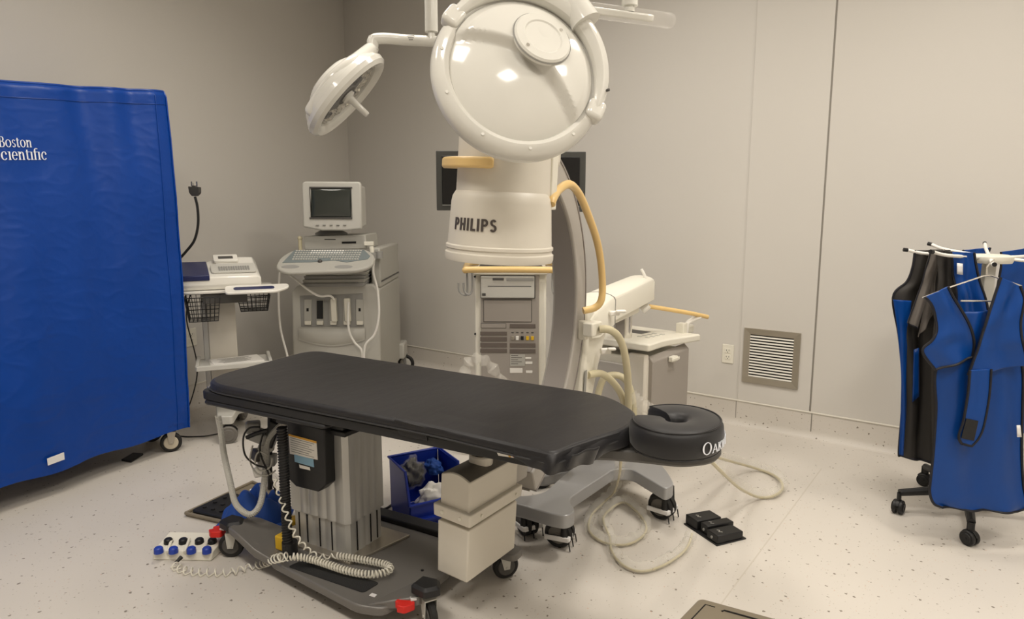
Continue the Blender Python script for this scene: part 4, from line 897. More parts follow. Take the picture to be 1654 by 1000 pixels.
# control box on the column
yc = -.155
def tpoly(name, m, pts, y0, y1, parent=None, bevel=.0, **kw):
    n3 = TM.to_3x3() @ Vector((0, 1, 0)); q = [TP(px, py, y0) for px, py in pts]; n = len(q); mb = MB()
    mb.add(q+[p_+n3*(y1-y0) for p_ in q], [tuple(range(n)), tuple(range(2*n-1, n-1, -1))]+[(i, n+i, n+(i+1) % n, (i+1) % n) for i in range(n)])
    return part(mb, name, m, parent or r, bevel=bevel, **kw)
cb = tpoly('control_box', M_BLACK, [(463, 680), (524, 694), (526, 784), (514, 795), (478, 786), (464, 772)], yc, yc+.055, bevel=.004)
tpoly('warning_label', M_PAPER, [(466, 701), (511, 713), (513, 743), (468, 733)], yc-.0012, yc, cb)
tpoly('label_stripe', M_ORANGE, [(466, 701), (511, 713), (511, 716.5), (466, 704)], yc-.002, yc-.001, cb)
for j in range(7): tpoly('print_line', M_CASE2, [(468.5+.2*j, 706.5+j*3.6), (507-(j % 3)*4, 717+j*3.6-(j % 3)*1.0), (507-(j % 3)*4, 717.9+j*3.6-(j % 3)*1.0), (468.5+.2*j, 707.4+j*3.6)], yc-.002, yc-.001, cb)
tpoly('info_label', M_LBLUE, [(475, 734), (506, 742), (507, 755), (476, 746)], yc-.0015, yc, cb); tpoly('info_label', M_PAPER, [(483, 750.5), (500, 755), (501, 760), (484, 756)], yc-.001, yc, cb)
# cable carrier hose beside the box
a_ = PZ(464, 886, .09); a_ = TM @ Vector(((TM.inverted() @ a_).x-.0, -.20, .09)); b_ = TP(455, 690, -.20)
a_ = TP(465, 884, -.20); 
mb = MB(); mb.cyl(a_, b_, .017, n=14); car = part(mb, 'cable_carrier', M_BLACK, r)
mb = MB(); mb.tube(coil([a_, b_], .018, .0032, 44), .0032, 6); part(mb, 'carrier_rings', M_RUB, car)
mb = MB(); q = TP(468, 880, -.19); mb.cyl((q.x, q.y, .088), (q.x, q.y, .15), .03); part(mb, 'carrier_foot', M_BLACK2, r)
# sticker on the rail
tpoly('rail_sticker', M_PAPER, [(797, 720), (837, 729), (845, 742), (805, 736)], -.2835, -.282)
tpoly('sticker_stripe', M_ORANGE, [(816, 725), (819, 725.7), (825, 739), (822, 738.6)], -.285, -.2836); 
mb = MB(); q = TP(832, 734, -.286); mb.tube([q+(TM.to_3x3() @ Vector((.012*math.cos(a*PI/8), 0, .010*math.sin(a*PI/8)))) for a in range(16)], .0014, 5, closed=True); mb.tube([q+(TM.to_3x3() @ Vector((-.008, 0, .007))), q+(TM.to_3x3() @ Vector((.008, 0, -.007)))], .0014, 5); part(mb, 'sticker_mark', M_REDP, r)
# end bar at the foot end, tubular handle
mb = MB(); hb = [TM @ Vector(p) for p in ((-.50, -.22, .70), (-.62, -.17, .70), (-.685, -.07, .70), (-.67, .15, .70), (-.55, .28, .70))]; mb.tube(crom(hb, 6), .009, 10); part(mb, 'end_handle', M_CHROME, r)
mb = MB(TM); mb.prism(rpoly([(-.65, -.12), (-.48, -.22), (-.50, .25), (-.64, .2)], .03), .672, .688); part(mb, 'end_tray', M_BLACK, r, bevel=.003)
# adapters bundle under the foot end
def bun(px, py, y=2.78): return PY_(px, py, y)
for i, (px, py, sz, m_, rz) in enumerate(((409, 690, (.06, .05, .05), M_CASE2, 20), (420, 704, (.08, .06, .05), M_CASE2, -10), (430, 723, (.06, .05, .045), M_CASE, 15), (418, 735, (.05, .06, .05), M_DGREY, 40), (432, 742, (.075, .05, .05), M_CASE2, 5), (424, 760, (.07, .05, .045), M_PAPER, -25), (440, 700, (.05, .05, .12), M_BLACK, 0))):
    p = bun(px, py); M = FR(p, rz) @ Matrix.Rotation(.4*math.sin(i*2.3), 4, 'Y'); mb = MB(M); mb.box((0, 0, 0), sz); part(mb, 'power_adapter', m_, r, bevel=.008)
mb = MB(); mb.cyl(bun(436, 650), bun(436, 790), .010); part(mb, 'adapter_bracket', M_BLACK, r)
for path, m_, rr_ in (([(420, 690), (402, 692), (393, 708), (396, 735), (412, 750), (428, 755)], M_RUB, .004), ([(432, 735), (418, 730), (412, 745), (420, 760), (436, 755), (440, 740)], M_CASE, .0035),
                     ([(408, 720), (404, 745), (415, 765), (432, 768), (445, 760)], M_CASE, .0035), ([(398, 707), (415, 700), (432, 695)], M_BLACK, .009), ([(425, 700), (420, 730), (436, 770), (444, 790), (446, 800)], M_RUB, .004)):
    mb = MB(); mb.tube(crom([bun(*p, 2.72) for p in path], 7), rr_, 7); part(mb, 'adapter_cable', m_, r)
# grey coiled hose
path = crom([PY_(352, 672, 2.86), PY_(357, 700, 2.84), PY_(362, 735, 2.80), PY_(372, 780, 2.72), PY_(380, 812, 2.68), PY_(395, 828, 2.66), PY_(408, 830, 2.66), PY_(420, 815, 2.68), PY_(426, 785, 2.72), PY_(430, 745, 2.75), PY_(433, 712, 2.76), PY_(450, 690, 2.76), PY_(462, 682, 2.76)], 14)
mb = MB(); mb.tube(coil(path, .010, .0040, 150, per=9), .0038, 6); part(mb, 'coiled_hose', M_CASE3, r)
# thin white coiled cord down to the deck, loops and out to the foot switch
pa = crom([PY_(443, 772, 2.55), PY_(452, 800, 2.5), TP(466, 840, -.235), TP(482, 872, -.235), PZ(510, 897, .115), PZ(545, 898, .115)], 12)
pb = crom([PZ(545, 898, .115), PZ(590, 905, .115), PZ(625, 913, .115), PZ(628, 922, .115), PZ(600, 928, .115), PZ(560, 922, .115), PZ(500, 903, .125), PZ(458, 900, .13), PZ(420, 912, .02), PZ(370, 925, .012), PZ(310, 924, .012), PZ(288, 918, .012), PZ(280, 912, .012)], 14)
mb = MB(); mb.tube(coil(pa, .009, .003, 13, per=10), .0032, 7)
part(mb, 'control_cord', M_CREAM, r)
mb = MB(); mb.tube(coil(pb[:95], .012, .003, 52, per=9), .0034, 6); part(mb, 'coiled_cord', M_CREAM, r)
mb = MB(); cp_ = coil(pb[95:], .016, .003, 20, per=12); mb.tube([Vector((p.x, p.y, max(.004, p.z))) for p in cp_], .003, 6); part(mb, 'coiled_cord', M_CREAM, r)
mb = MB(TM); mb.box((-.22, -.16, .12), (.06, .05, .06)); part(mb, 'yellow_connector', M_YELP, r, bevel=.006)
# ================================================================== C-ARM
CO = Vector((-.058, 2.33, 0)); dC = Vector((.45, .893, 0)).normalized(); yawC = math.degrees(math.atan2(dC.y, dC.x))
TILT = math.radians(3.0); ZC = 1.0
BMx = FR((.48, 3.34, 0), 52)
r = root('fluoroscopy_c_arm', 'large white and grey X-ray C-arm with yellow rails, reaching over the black table', 'x-ray machine', BMx)
CM = FR(CO, yawC) @ Matrix.Translation((0, 0, ZC)) @ Matrix.Rotation(TILT, 4, 'X') @ Matrix.Translation((0, 0, -ZC))   # x toward the body, tilt about the horizontal arm
# the arc
Ri, Ro, HWd = .635, .74, .0575
def arcsec(a, ri, ro, hw): ca, sa = math.cos(a), math.sin(a); return [(ri*ca, -hw, ZC+ri*sa), (ro*ca, -hw, ZC+ro*sa), (ro*ca, hw, ZC+ro*sa), (ri*ca, hw, ZC+ri*sa)]
aa = [math.radians(-66+158*i/96) for i in range(97)]
mb = MB(CM); mb.loft([arcsec(a, Ri, Ro, HWd) for a in aa]); arc = part(mb, 'c_arc', M_ARC2, r, bevel=.006)
mb = MB(CM); mb.loft([arcsec(a, Ri-.004, Ri+.004, HWd-.012) for a in aa]); part(mb, 'arc_channel', M_ARC, arc)
mb = MB(CM); mb.loft([arcsec(a, Ro-.012, Ro-.004, HWd+.003) for a in aa]); part(mb, 'arc_edge', M_ARC, arc)
mb = MB(CM); mb.loft([arcsec(a, Ro-.002, Ro+.006, HWd-.03) for a in aa]); part(mb, 'arc_track', M_STEEL, arc)
# image intensifier
mb = MB(CM)
mb.lathe([(.0, 1.292), (.150, 1.290), (.170, 1.280), (.183, 1.282), (.186, 1.292), (.186, 1.308), (.180, 1.312), (.1795, 1.322), (.184, 1.324), (.184, 1.333), (.178, 1.337)], n=64); part(mb, 'intensifier_rim', M_IVORY, r)
mb = MB(CM); mb.lathe([(.10, 1.33), (.1785, 1.335), (.1725, 1.43), (.170, 1.475), (.166, 1.495), (.156, 1.512), (.14, 1.522), (.10, 1.526)], n=64); bell = part(mb, 'intensifier_housing', M_IVORY, r)
mb = MB(CM)
def neckring(z, k): 
    out = []
    for i in range(56):
        a = 2*PI*i/56; cx_, sy_ = math.cos(a), math.sin(a); rr_ = .155*k; e = 2.0 if cx_ < 0 else 2.6
        q = (abs(cx_)**e+abs(sy_)**e)**(-1/e); out.append((rr_*q*cx_+(.02 if cx_ > 0 else 0)*abs(cx_), rr_*q*sy_, z))
    return out
mb.loft([neckring(1.50, 1.0), neckring(1.60, .985), neckring(1.72, .97), neckring(1.87, .955), neckring(1.90, .93), neckring(1.915, .85)]); part(mb, 'intensifier_neck', M_IVORY, r)
mb = MB(CM); mb.box((.09, -.148, 1.66), (.05, .012, .40)); part(mb, 'neck_seam', M_CREAM, r, bevel=.004)
mb = MB(CM); mb.box((.17, 0, 1.70), (.22, .20, .20)); part(mb, 'arc_mount', M_IVORY, r, bevel=.03, seg=3)
# PHILIPS lettering wrapped on the bell
def bellplace(ang0, z0):
    def f(x, y, z): a = ang0+x/.176; rr_ = .1786-(z0+y-1.335)*.06+.0012+z; return CM @ Vector((rr_*math.cos(a), rr_*math.sin(a), z0+y))
    return f
bA = min([(abs(pj(CM @ Vector((.175*math.cos(math.radians(k)), .175*math.sin(math.radians(k)), 1.42)))[0]-736), k) for k in range(120, 230)])[1]
def sans(word, h):
    P = []; x = 0; T = .20*h; W = .56*h
    def R(a, b, c_, d): P.append([(a, b), (c_, b), (c_, d), (a, d)])
    def A(cx, cy, rx, ry, a0, a1, n=12):
        for i in range(n):
            a = math.radians(a0+(a1-a0)*i/n); b = math.radians(a0+(a1-a0)*(i+1)/n)
            P.append([(cx+rx*math.cos(a), cy+ry*math.sin(a)), (cx+rx*math.cos(b), cy+ry*math.sin(b)), (cx+(rx-T)*math.cos(b), cy+(ry-T*.85)*math.sin(b)), (cx+(rx-T)*math.cos(a), cy+(ry-T*.85)*math.sin(a))])
    for ch in word:
        if ch == 'P': R(x, 0, x+T, h); R(x+T, h-T*.85, x+.3*h, h); R(x+T, .40*h, x+.3*h, .40*h+T*.85); A(x+.3*h, .70*h, .3*h, .30*h, -90, 90); x += .76*h
        elif ch == 'H': R(x, 0, x+T, h); R(x+.42*h, 0, x+.42*h+T, h); R(x+T, .42*h, x+.42*h, .42*h+T*.85); x += .80*h
        elif ch == 'I': R(x, 0, x+T, h); x += .38*h
        elif ch == 'L': R(x, 0, x+T, h); R(x+T, 0, x+.48*h, T*.85); x += .62*h
        elif ch == 'S': A(x+.28*h, .73*h, .27*h, .27*h, 25, 270); A(x+.28*h, .29*h, .29*h, .29*h, -155, 90); x += .74*h
    return P, x
P_, wd_ = sans('PHILIPS', .040); kx = .172/wd_; vv = []; ff = []; pl = bellplace(math.radians(bA), 1.385)
for q in P_:
    o = len(vv); vv += [pl(-0+p[0]*kx*1.0, p[1], .001) for p in q]+[pl(p[0]*kx, p[1], -.001) for p in q]; n = 4
    ff += [(o, o+1, o+2, o+3), (o+7, o+6, o+5, o+4)]+[(o+i, o+(i+1) % 4, o+4+(i+1) % 4, o+4+i) for i in range(4)]
mb = MB(); mb.add(vv, ff); part(mb, 'lettering', M_TXTD, bell, smooth=False)
# front yellow grab bar round the neck
mb = MB(CM); pts = []
for i in range(29):
    a = math.radians(114+84*i/28); q = .188-.012*(max(0, (i-16)/12))**2; pts.append(Vector((q*math.cos(a), q*math.sin(a), 1.60)))
secs = []
for i, p in enumerate(pts):
    t = (pts[min(i+1, 28)]-pts[max(i-1, 0)]).normalized(); n2 = Vector((t.y, -t.x, 0)); k = 1 if 0 < i < 28 else .8
    secs.append([p+n2*a*.017*k+Vector((0, 0, b*.0175*k)) for a, b in ((-1,-.7),(-.7,-1),(.7,-1),(1,-.7),(1,.7),(.7,1),(-.7,1),(-1,.7))])
mb.loft(secs); gb = part(mb, 'grab_bar', M_YEL, r, bevel=.003)
mb = MB(CM)
for i in (3, 25): p = pts[i]; mb.cyl(p*1.0, Vector((p.x*.7, p.y*.7, p.z)), .018)
part(mb, 'bar_mount', M_YEL, gb)
# hooped yellow rail on the right side
yr = -.12
mb = MB(CM); hp = [(.10, yr+.0, 1.37), (.13, yr-.03, 1.49), (.22, yr-.05, 1.545), (.32, yr-.05, 1.56), (.40, yr-.05, 1.52), (.50, yr-.05, 1.44), (.60, yr-.05, 1.33), (.675, yr-.05, 1.20), (.72, yr-.05, 1.10), (.735, yr-.05, 1.03), (.73, yr-.04, 1.0), (.68, yr-.02, .985), (.60, -.07, .98)]
hp = [PY_(890, 330, 2.30), PY_(893, 321, 2.32), PY_(903, 306, 2.42), PY_(920, 298, 2.50), PY_(936, 315, 2.60), PY_(951, 350, 2.70), PY_(963, 385, 2.78), PY_(970, 420, 2.84), PY_(973, 460, 2.87), PY_(971, 485, 2.87), PY_(961, 497, 2.87), PY_(942, 502, 2.86)]
mb = MB(); mb.tube(crom(hp, 8), .0155, 14); part(mb, 'hoop_rail', M_YEL, r)
# X-ray tank
Lk = Vector((-.277, 2.28, 0)); tc = Vector((-.131, 2.375, 0)); TKM = FR(tc, 56) @ Matrix.Translation((0, 0, .15)) @ Matrix.Rotation(TILT, 4, 'X')
def tank(x0, x1, y0, y1, z0, z1): return None
mb = MB(TKM); hx, hy = .152, .068
mb.loft([[(-hx, -hy, 0), (hx, -hy, .0), (hx, hy, .0), (-hx, hy, 0)], [(-hx-.002, -hy-.002, .20), (hx, -hy-.002, .20), (hx, hy+.002, .20), (-hx-.002, hy+.002, .20)]]); part(mb, 'tube_tank', M_IVORY, r, bevel=.006, seg=3)
mb = MB(TKM); mb.loft([[(-hx-.012, -hy-.013, .218), (hx+.012, -hy-.013, .218), (hx+.012, hy+.013, .218), (-hx-.012, hy+.013, .218)], [(-hx-.014, -hy-.015, .265), (hx+.012, -hy-.015, .265), (hx+.012, hy+.015, .265), (-hx-.014, hy+.015, .265)]]); band = part(mb, 'tank_band', M_IVORY, r, bevel=.004)
mb = MB(TKM)
def toparch(x): 
    out = [(x, -hy+.004, .23), (x, -hy+.004, .375)]
    for i in range(1, 10): t = i/10; y = -hy+.004+(2*hy-.008)*t; out.append((x, y, .375+.018*math.sin(PI*t)))
    return out+[(x, hy-.004, .375), (x, hy-.004, .23)]
mb.loft([toparch(-hx+.003), toparch(hx+.0)]); part(mb, 'tube_cover', M_IVORY, r, bevel=.004)
mb = MB(TKM)
tarc = [(y, .3765+.018*math.sin(PI*(y+hy-.004)/(2*hy-.008))) for y in [-hy+.006+(2*hy-.012)*i/12 for i in range(13)]]
mb.loft([[(x, y, z) for y, z in tarc]+[(x, y, z-.004) for y, z in reversed(tarc)] for x in (-hx+.008, hx-.004)]); part(mb, 'top_plate', M_TANKTOP, r)
mb = MB(TKM); mb.lathe([(.034, .385), (.044, .385), (.044, .415), (.040, .420), (.036, .420), (.034, .400), (.034, .385)], Matrix.Translation((.0, 0, 0)), 40); col_ = part(mb, 'collimator_ring', M_IVORY, r)
mb = MB(TKM); mb.lathe([(0, .399), (.035, .399)], n=32); part(mb, 'collimator_window', M_DGREY, col_)
mb = MB(TKM); mb.box((.0, .0, .405), (.062, .014, .008)); part(mb, 'collimator_blade', M_BROWN, col_)
for x in (-hx-.015,):
    for y in (-.04, .04): mb = MB(TKM); mb.cyl((x+.004, y, .242), (x-.003, y, .242), .006, n=12); part(mb, 'screw', M_CREAM, band)
for x in (-.10, .12): mb = MB(TKM); mb.cyl((x, -hy-.01, .242), (x, -hy-.019, .242), .005, n=12); part(mb, 'screw', M_CREAM, band)
mb = MB(TKM); mb.box((hx+.05, 0, .30), (.12, .09, .10)); part(mb, 'tank_mount', M_ARC2, r, bevel=.01)
# carriage, horizontal arm
mb = MB(CM); cg = [(.725, 1.02), (.80, 1.04), (1.02, 1.04), (1.03, .90), (.93, .72), (.86, .55), (.80, .30), (.70, .28), (.715, .60), (.745, .85)]
hwc = .075; mb.add([(x, -hwc, z) for x, z in cg]+[(x, hwc, z) for x, z in cg], [tuple(range(10)), tuple(range(19, 9, -1))]+[(i, 10+i, 10+(i+1) % 10, (i+1) % 10) for i in range(10)]); cgp = part(mb, 'arc_carriage', M_CREAM, r, bevel=.02, seg=3)
mb = MB(CM); mb.add([(x, -hwc-.002, z) for x, z in ((.73, .74), (.755, .74), (.76, .5), (.735, .36), (.725, .36))]+[(x, -hwc-.004, z) for x, z in ((.73, .74), (.755, .74), (.76, .5), (.735, .36), (.725, .36))], [(0,1,2,3,4), (9,8,7,6,5)]+[(i, 5+i, 5+(i+1) % 5, (i+1) % 5) for i in range(5)]); part(mb, 'carriage_groove', M_CASE2, cgp, smooth=False)
def archx(x, hw, z0, z1):
    out = [(x, -hw, z0), (x, -hw, z1-.035)]
    for i in range(1, 8): t = i/8; out.append((x, -hw*math.cos(PI*t), z1-.035+.035*math.sin(PI*t)))
    return out+[(x, hw, z1-.035), (x, hw, z0)]
CMz = FR(CO, yawC)
mb = MB(CMz); mb.loft([archx(.76, .085, .88, .985), archx(.84, .092, .87, 1.025), archx(1.06, .092, .90, 1.055)]); part(mb, 'pivot_housing', M_CREAM, r, bevel=.003)
mb = MB(CMz); mb.loft([archx(1.059, .0925, .90, 1.0555), archx(1.066, .0925, .90, 1.0555)]); part(mb, 'housing_seam', M_DGREY, r)
mb = MB(CMz); mb.loft([archx(1.065, .088, .915, 1.053), archx(1.80, .088, .935, 1.075)]); part(mb, 'horizontal_arm', M_CREAM, r, bevel=.003)
mb = MB(CMz); mb.box((1.35, 0, .905), (.55, .10, .05)); part(mb, 'arm_rail', M_CREAM, r, bevel=.004)
mb = MB(); p = PY_(1043, 449, 3.85); mb.tube([p, PY_(1039, 440, 3.85), PY_(1036, 435, 3.85)], .008, 8); part(mb, 'arm_lever', M_PAPER, r)
# clamp block with hose
def boxat(px, py, y, sz, name, m_, rz=52, bevel=.006, parent=None):
    p = PY_(px, py, y); mb = MB(FR(p, rz)); mb.box((0, 0, 0), sz); return part(mb, name, m_, parent or r, bevel=bevel, seg=2)
boxat(942, 533, 2.90, (.03, .04, .085), 'hose_clamp', M_CREAM); boxat(957, 531, 2.88, (.085, .05, .06), 'hose_clamp', M_CREAM)
boxat(992, 506, 3.15, (.05, .03, .022), 'brake_handle', M_PAPER, 10); boxat(1003, 503, 3.13, (.05, .02, .014), 'brake_handle', M_PAPER, 10)
boxat(978, 567, 3.05, (.05, .03, .026), 'brake_handle', M_PAPER, 10); boxat(988, 564, 3.03, (.04, .02, .014), 'brake_handle', M_PAPER, 10)
for path in ([(968, 532, 2.86), (985, 533, 2.86), (1000, 546, 2.90), (1009, 572, 2.95), (1014, 610, 3.02), (1015, 655, 3.12), (1016, 700, 3.2)],
             [(950, 606, 3.0), (972, 604, 3.05), (994, 622, 3.1), (1008, 650, 3.15), (1012, 690, 3.2)], [(965, 640, 3.3), (975, 612, 3.3), (995, 606, 3.3), (1012, 616, 3.3), (1022, 645, 3.3), (1024, 690, 3.3)]):
    mb = MB(); mb.tube(crom([PY_(*p) for p in path], 8), .017, 12); part(mb, 'hose', M_HOSE, r)
# lift column
LCm = PY_(1011, 548, 3.68)
mb = MB(); mb.cyl((LCm.x, 3.70, .68), (LCm.x, 3.70, .98), .036, n=28); part(mb, 'lift_column', M_CHROME, r)
mb = MB(); mb.box((LCm.x-.035, 3.70, .82), (.05, .07, .27)); part(mb, 'lift_cover', M_ARC, r, bevel=.004)
# cabinet
CA = Vector((.715, 3.5, 0)); KB = FR(CA, 49)
mb = MB(KB); mb.box2((.02, .015, .13), (.46, .46, .66)); part(mb, 'cabinet_body', M_CREAM, r, bevel=.01)
mb = MB(KB); mb.box2((-.01, .0, .12), (.03, .11, .69)); part(mb, 'corner_post', M_IVORY, r, bevel=.012)
mb = MB(KB); mb.box2((-.002, .12, .13), (.02, .45, .62)); part(mb, 'front_cover', M_ARC2, r, bevel=.006)
mb = MB(KB); mb.loft([[(.05, -.012, .12), (.47, -.012, .12), (.47, -.012, .655), (.05, -.012, .645)], [(.05, .02, .12), (.47, .02, .12), (.47, .02, .685), (.05, .02, .675)]]); dr_ = part(mb, 'cabinet_door', M_PANELG, r, bevel=.006)
mb = MB(KB); mb.box((.24, -.03, .635), (.06, .03, .03)); mb.box((.24, -.045, .635), (.09, .008, .018)); part(mb, 'door_handle', M_CREAM, dr_, bevel=.004)
mb = MB(KB @ Matrix.Translation((.2, .2, .725)) @ Matrix.Rotation(math.radians(2), 4, 'Y')); mb.prism(rpoly([(-.22, -.225), (.0, -.20), (.34, -.25), (.34, .27), (-.22, .27)], [.02, .05, .02, .03, .03]), -.02, .02); cp_ = part(mb, 'control_panel', M_CREAM, r, bevel=.008)
mb = MB(KB @ Matrix.Translation((.2, .2, .725)) @ Matrix.Rotation(math.radians(2), 4, 'Y')); mb.box((.13, .06, .0205), (.11, .13, .003)); part(mb, 'panel_display', M_DGREY, cp_)
mb = MB(KB @ Matrix.Translation((.2, .2, .725)) @ Matrix.Rotation(math.radians(2), 4, 'Y'))
for i in range(4):
    for j in range(2): mb.box((.0+.055*i-.02, -.05-.05*j, .0215), (.02, .025, .003))
part(mb, 'panel_buttons', M_CASE3, cp_)
mb = MB(); q = [PY_(1048, 495, 3.85), PY_(1080, 500, 3.88), PY_(1115, 506, 3.92), PY_(1143, 512, 3.97)]; mb.tube(crom(q, 5), .013, 12); yh = part(mb, 'push_handle', M_YEL, r)
mb = MB(); mb.tube([PY_(1037, 502, 3.85), PY_(1048, 493, 3.85)], [.022, .02], 10); part(mb, 'handle_clamp', M_PAPER, yh)
mb = MB(); mb.tube(crom([PY_(1132, 512, 3.95), PY_(1120, 516, 3.95), PY_(1110, 523, 3.95), PY_(1108, 538, 3.95)], 5), .014, 10); part(mb, 'handle_bracket', M_PAPER, yh)
boxat(1101, 531, 3.93, (.05, .05, .07), 'handle_bracket', M_CREAM, 49, .004, yh); boxat(1113, 531, 4.0, (.06, .04, .05), 'handle_bracket', M_CREAM, 49, .01, yh)
# film draped by the base column
mb = MB(); q = crom([PY_(1020, 640, 3.2), PY_(1028, 646, 3.2), PY_(1040, 656, 3.2), PY_(1052, 664, 3.25)], 5); mb.tube(q, [.03+.008*math.sin(i*2.1) for i in range(len(q))], 10); part(mb, 'film_wrap', M_FILM2, r)
# base legs
def zl(pts, z): return [(p.x, p.y) for p in (PZ(*q, z) for q in pts)]
bp = zl([(790, 795), (845, 802), (879, 796), (908, 769), (945, 742), (1000, 725), (1062, 742), (1081, 766), (1089, 782), (1076, 790), (1020, 757), (992, 757), (917, 806), (930, 826), (914, 834), (888, 829), (838, 814), (795, 806)], .215)
bp = rpoly(bp, [.03, .06, .12, .1, .1, .05, .05, .05, .03, .03, .06, .06, .05, .03, .03, .1, .05, .03], 6)
ar_ = sum(bp[i-1][0]*bp[i][1]-bp[i][0]*bp[i-1][1] for i in range(len(bp)))
if ar_ < 0: bp = bp[::-1]
mb = MB(); mb.prism(bp, .155, .215); part(mb, 'base_frame', M_SILVER, r, bevel=.014, seg=4)
q1 = PZ(872, 770, .16); q2 = PZ(985, 742, .16); dq = (q2-q1).normalized(); mb = MB(FR((q1+q2)/2, math.degrees(math.atan2(dq.y, dq.x)))); mb.prism(rrect((q2-q1).length+.08, .12, .05), -.03, .03); part(mb, 'base_leg', M_SILVER, r, bevel=.012, seg=3)
mb = MB(BMx); mb.prism(rrect(.9, .34, .05, cx=.42, cy=.08), .07, .14); part(mb, 'base_plinth', M_CREAM, r, bevel=.02)
def ccaster(px, py, yaw):
    p = PZ(px, py); M = FR((p.x, p.y, 0), yaw); c_ = caster(r, (p.x, p.y, 0), yaw, R=.062, w_=.024, fork=M_RUB, wheel=M_RUB, hub=M_WHEELG, topz_=.158, trail=0, twin=True)
    mb = MB(M); mb.box((.052, 0, .052), (.012, .10, .022)); mb.box((.0, .048, .052), (.11, .008, .022)); mb.box((.0, -.048, .052), (.11, .008, .022)); part(mb, 'cable_pusher', M_TAG, c_, bevel=.003)
    mb = MB(M)
    for y in (-.048, 0, .048): mb.tube([(.055, y, .045), (.062, y, .004)], .003, 6)
    part(mb, 'pusher_spring', M_RUB, c_)
    mb = MB(M)
    for y in (-.035, .035): mb.lathe([(0, .06), (.016, .06), (.010, .156), (0, .156)], Matrix.Translation((.03, y, 0)), 12)
    part(mb, 'bumper', M_RUB, c_)
ccaster(904, 880, -22); ccaster(851, 862, -60); ccaster(1069, 836, -40); ccaster(875, 786, 200)
boxat(868, 779, PZ(875, 786).y-.03, (.03, .04, .02), 'brake_lever', M_GREEN, 20)
for x, y in ((.80, -.02), (.80, .2)): caster(r, tuple(BMx @ Vector((x, y, 0))), 52, R=.05, w_=.03, topz_=.1)
# loose X-ray cables in film on the floor
def ftube(name, path, rad, film, label, cat='cable', m_=M_HOSE, k=10):
    pts = crom([PZ(px, py, z) for px, py, z in path], k)
    rt = root(name, label, cat, Matrix.Translation((pts[0].x, pts[0].y, 0)))
    mb = MB(); mb.tube(pts, rad, 8); part(mb, 'cord', m_, rt)
    if film:
        a, b = film; sub_ = pts[int(len(pts)*a):int(len(pts)*b)]
        mb = MB(); mb.tube([p+Vector((0, 0, .018+.01*noise.noise(Vector((i*.4, 0, 0))))) for i, p in enumerate(sub_)], [(.022+.012*noise.noise(Vector((i*.35, 7, 0)))) for i in range(len(sub_))], 12); part(mb, 'film_sleeve', M_FILM2, rt)
    return rt
ftube('pedal_cable', [(1003, 742, .62), (1000, 770, .30), (992, 795, .1), (975, 812, .03), (955, 833, .01), (952, 858, .01), (975, 876, .01), (1010, 880, .01), (1036, 868, .01), (1044, 850, .01), (1030, 828, .012), (1005, 812, .02), (975, 835, .03), (985, 868, .01), (988, 890, .01), (1005, 912, .01), (1035, 923, .01), (1070, 914, .01), (1100, 895, .01), (1112, 880, .01), (1118, 862, .015)], .0052, (.02, .98), 'beige cable in clear film looping on the floor to the black triple pedal')
ftube('tubing', [(1144, 740, .62), (1165, 762, .45), (1195, 789, .15), (1225, 803, .02), (1250, 801, .015), (1264, 788, .015), (1255, 771, .015), (1225, 758, .015), (1190, 748, .1), (1155, 738, .30), (1120, 728, .4)], .0068, (.1, .9), 'beige tubing in clear film hanging from the headrest end down to the floor')
# ================================================================== FLOOR OBJECTS
pl_ = [PZ(*p) for p in ((1104, 847), (1158, 883), (1210, 869), (1152, 836))]
e1 = (pl_[1]-pl_[0]); e1.z = 0; ang = math.degrees(math.atan2(e1.y, e1.x)); L_ = e1.length; PMx = FR((pl_[0]), ang)
r = root('foot_pedal', 'black triple foot pedal unit on the floor right of the silver base', 'foot pedal', PMx)
dpt = .165
mb = MB(PMx); mb.box2((0, 0, 0), (L_, dpt, .006)); part(mb, 'base_plate', M_BLACK, r, bevel=.002)
for i, (x0, x1, y0, y1, h) in enumerate(((.0, L_*.36, .01, .15, .05), (L_*.41, L_*.62, .02, .17, .05), (L_*.67, L_*.98, .006, .150, .045))):
    mb = MB(PMx); mb.loft([[(x0, y0, .006), (x1, y0, .006), (x1, y1, .006), (x0, y1, .006)], [(x0, y0, h), (x1, y0, h), (x1, y1, h-.006), (x0, y1, h-.006)]]); pd = part(mb, 'pedal', M_BLACK, r, bevel=.004)
    mb = MB(PMx); cx_ = (x0+x1)/2; mb.tube([(cx_-.012, y0+.035, h), (cx_-.004, y0+.045, h), (cx_+.004, y0+.032, h), (cx_+.014, y0+.045, h)], .0016, 5); part(mb, 'pedal_symbol', M_CASE3 if i != 1 else M_CASE2, pd)
    if i: mb = MB(PMx); mb.cyl((cx_, y0+.002, .025), (cx_, y0-.004, .025), .006, n=12); part(mb, 'screw', M_CASE2, pd)
# beige foot switch with blue buttons
fz = .045
SW = FR(PZ(246, 905), math.degrees(math.atan2((PZ(346, 907)-PZ(246, 905)).y, (PZ(346, 907)-PZ(246, 905)).x)))
r = root('foot_switch', 'beige foot switch box with four blue and four black buttons on the floor, lower left', 'foot switch', SW)
Lw = (PZ(341, 907)-PZ(246, 905)).length
mb = MB(SW); mb.loft([[(0, 0, 0), (Lw, 0, 0), (Lw+.012, .14, 0), (.0, .14, 0)], [(0, .01, .040), (Lw+.005, .01, .040), (Lw+.012, .14, .058), (0.0, .14, .058)]]); part(mb, 'body', M_CREAM, r, bevel=.006, seg=3)
for k, px in enumerate((256, 280, 309, 334)):
    p = PZ(px, 887, .05); mb = MB(); mb.lathe([(0, .034), (.019, .034), (.0175, .054), (.013, .059), (0, .059)], Matrix.Translation((p.x, p.y, 0)), 24); part(mb, 'button', M_KNOB, r, label='blue button')
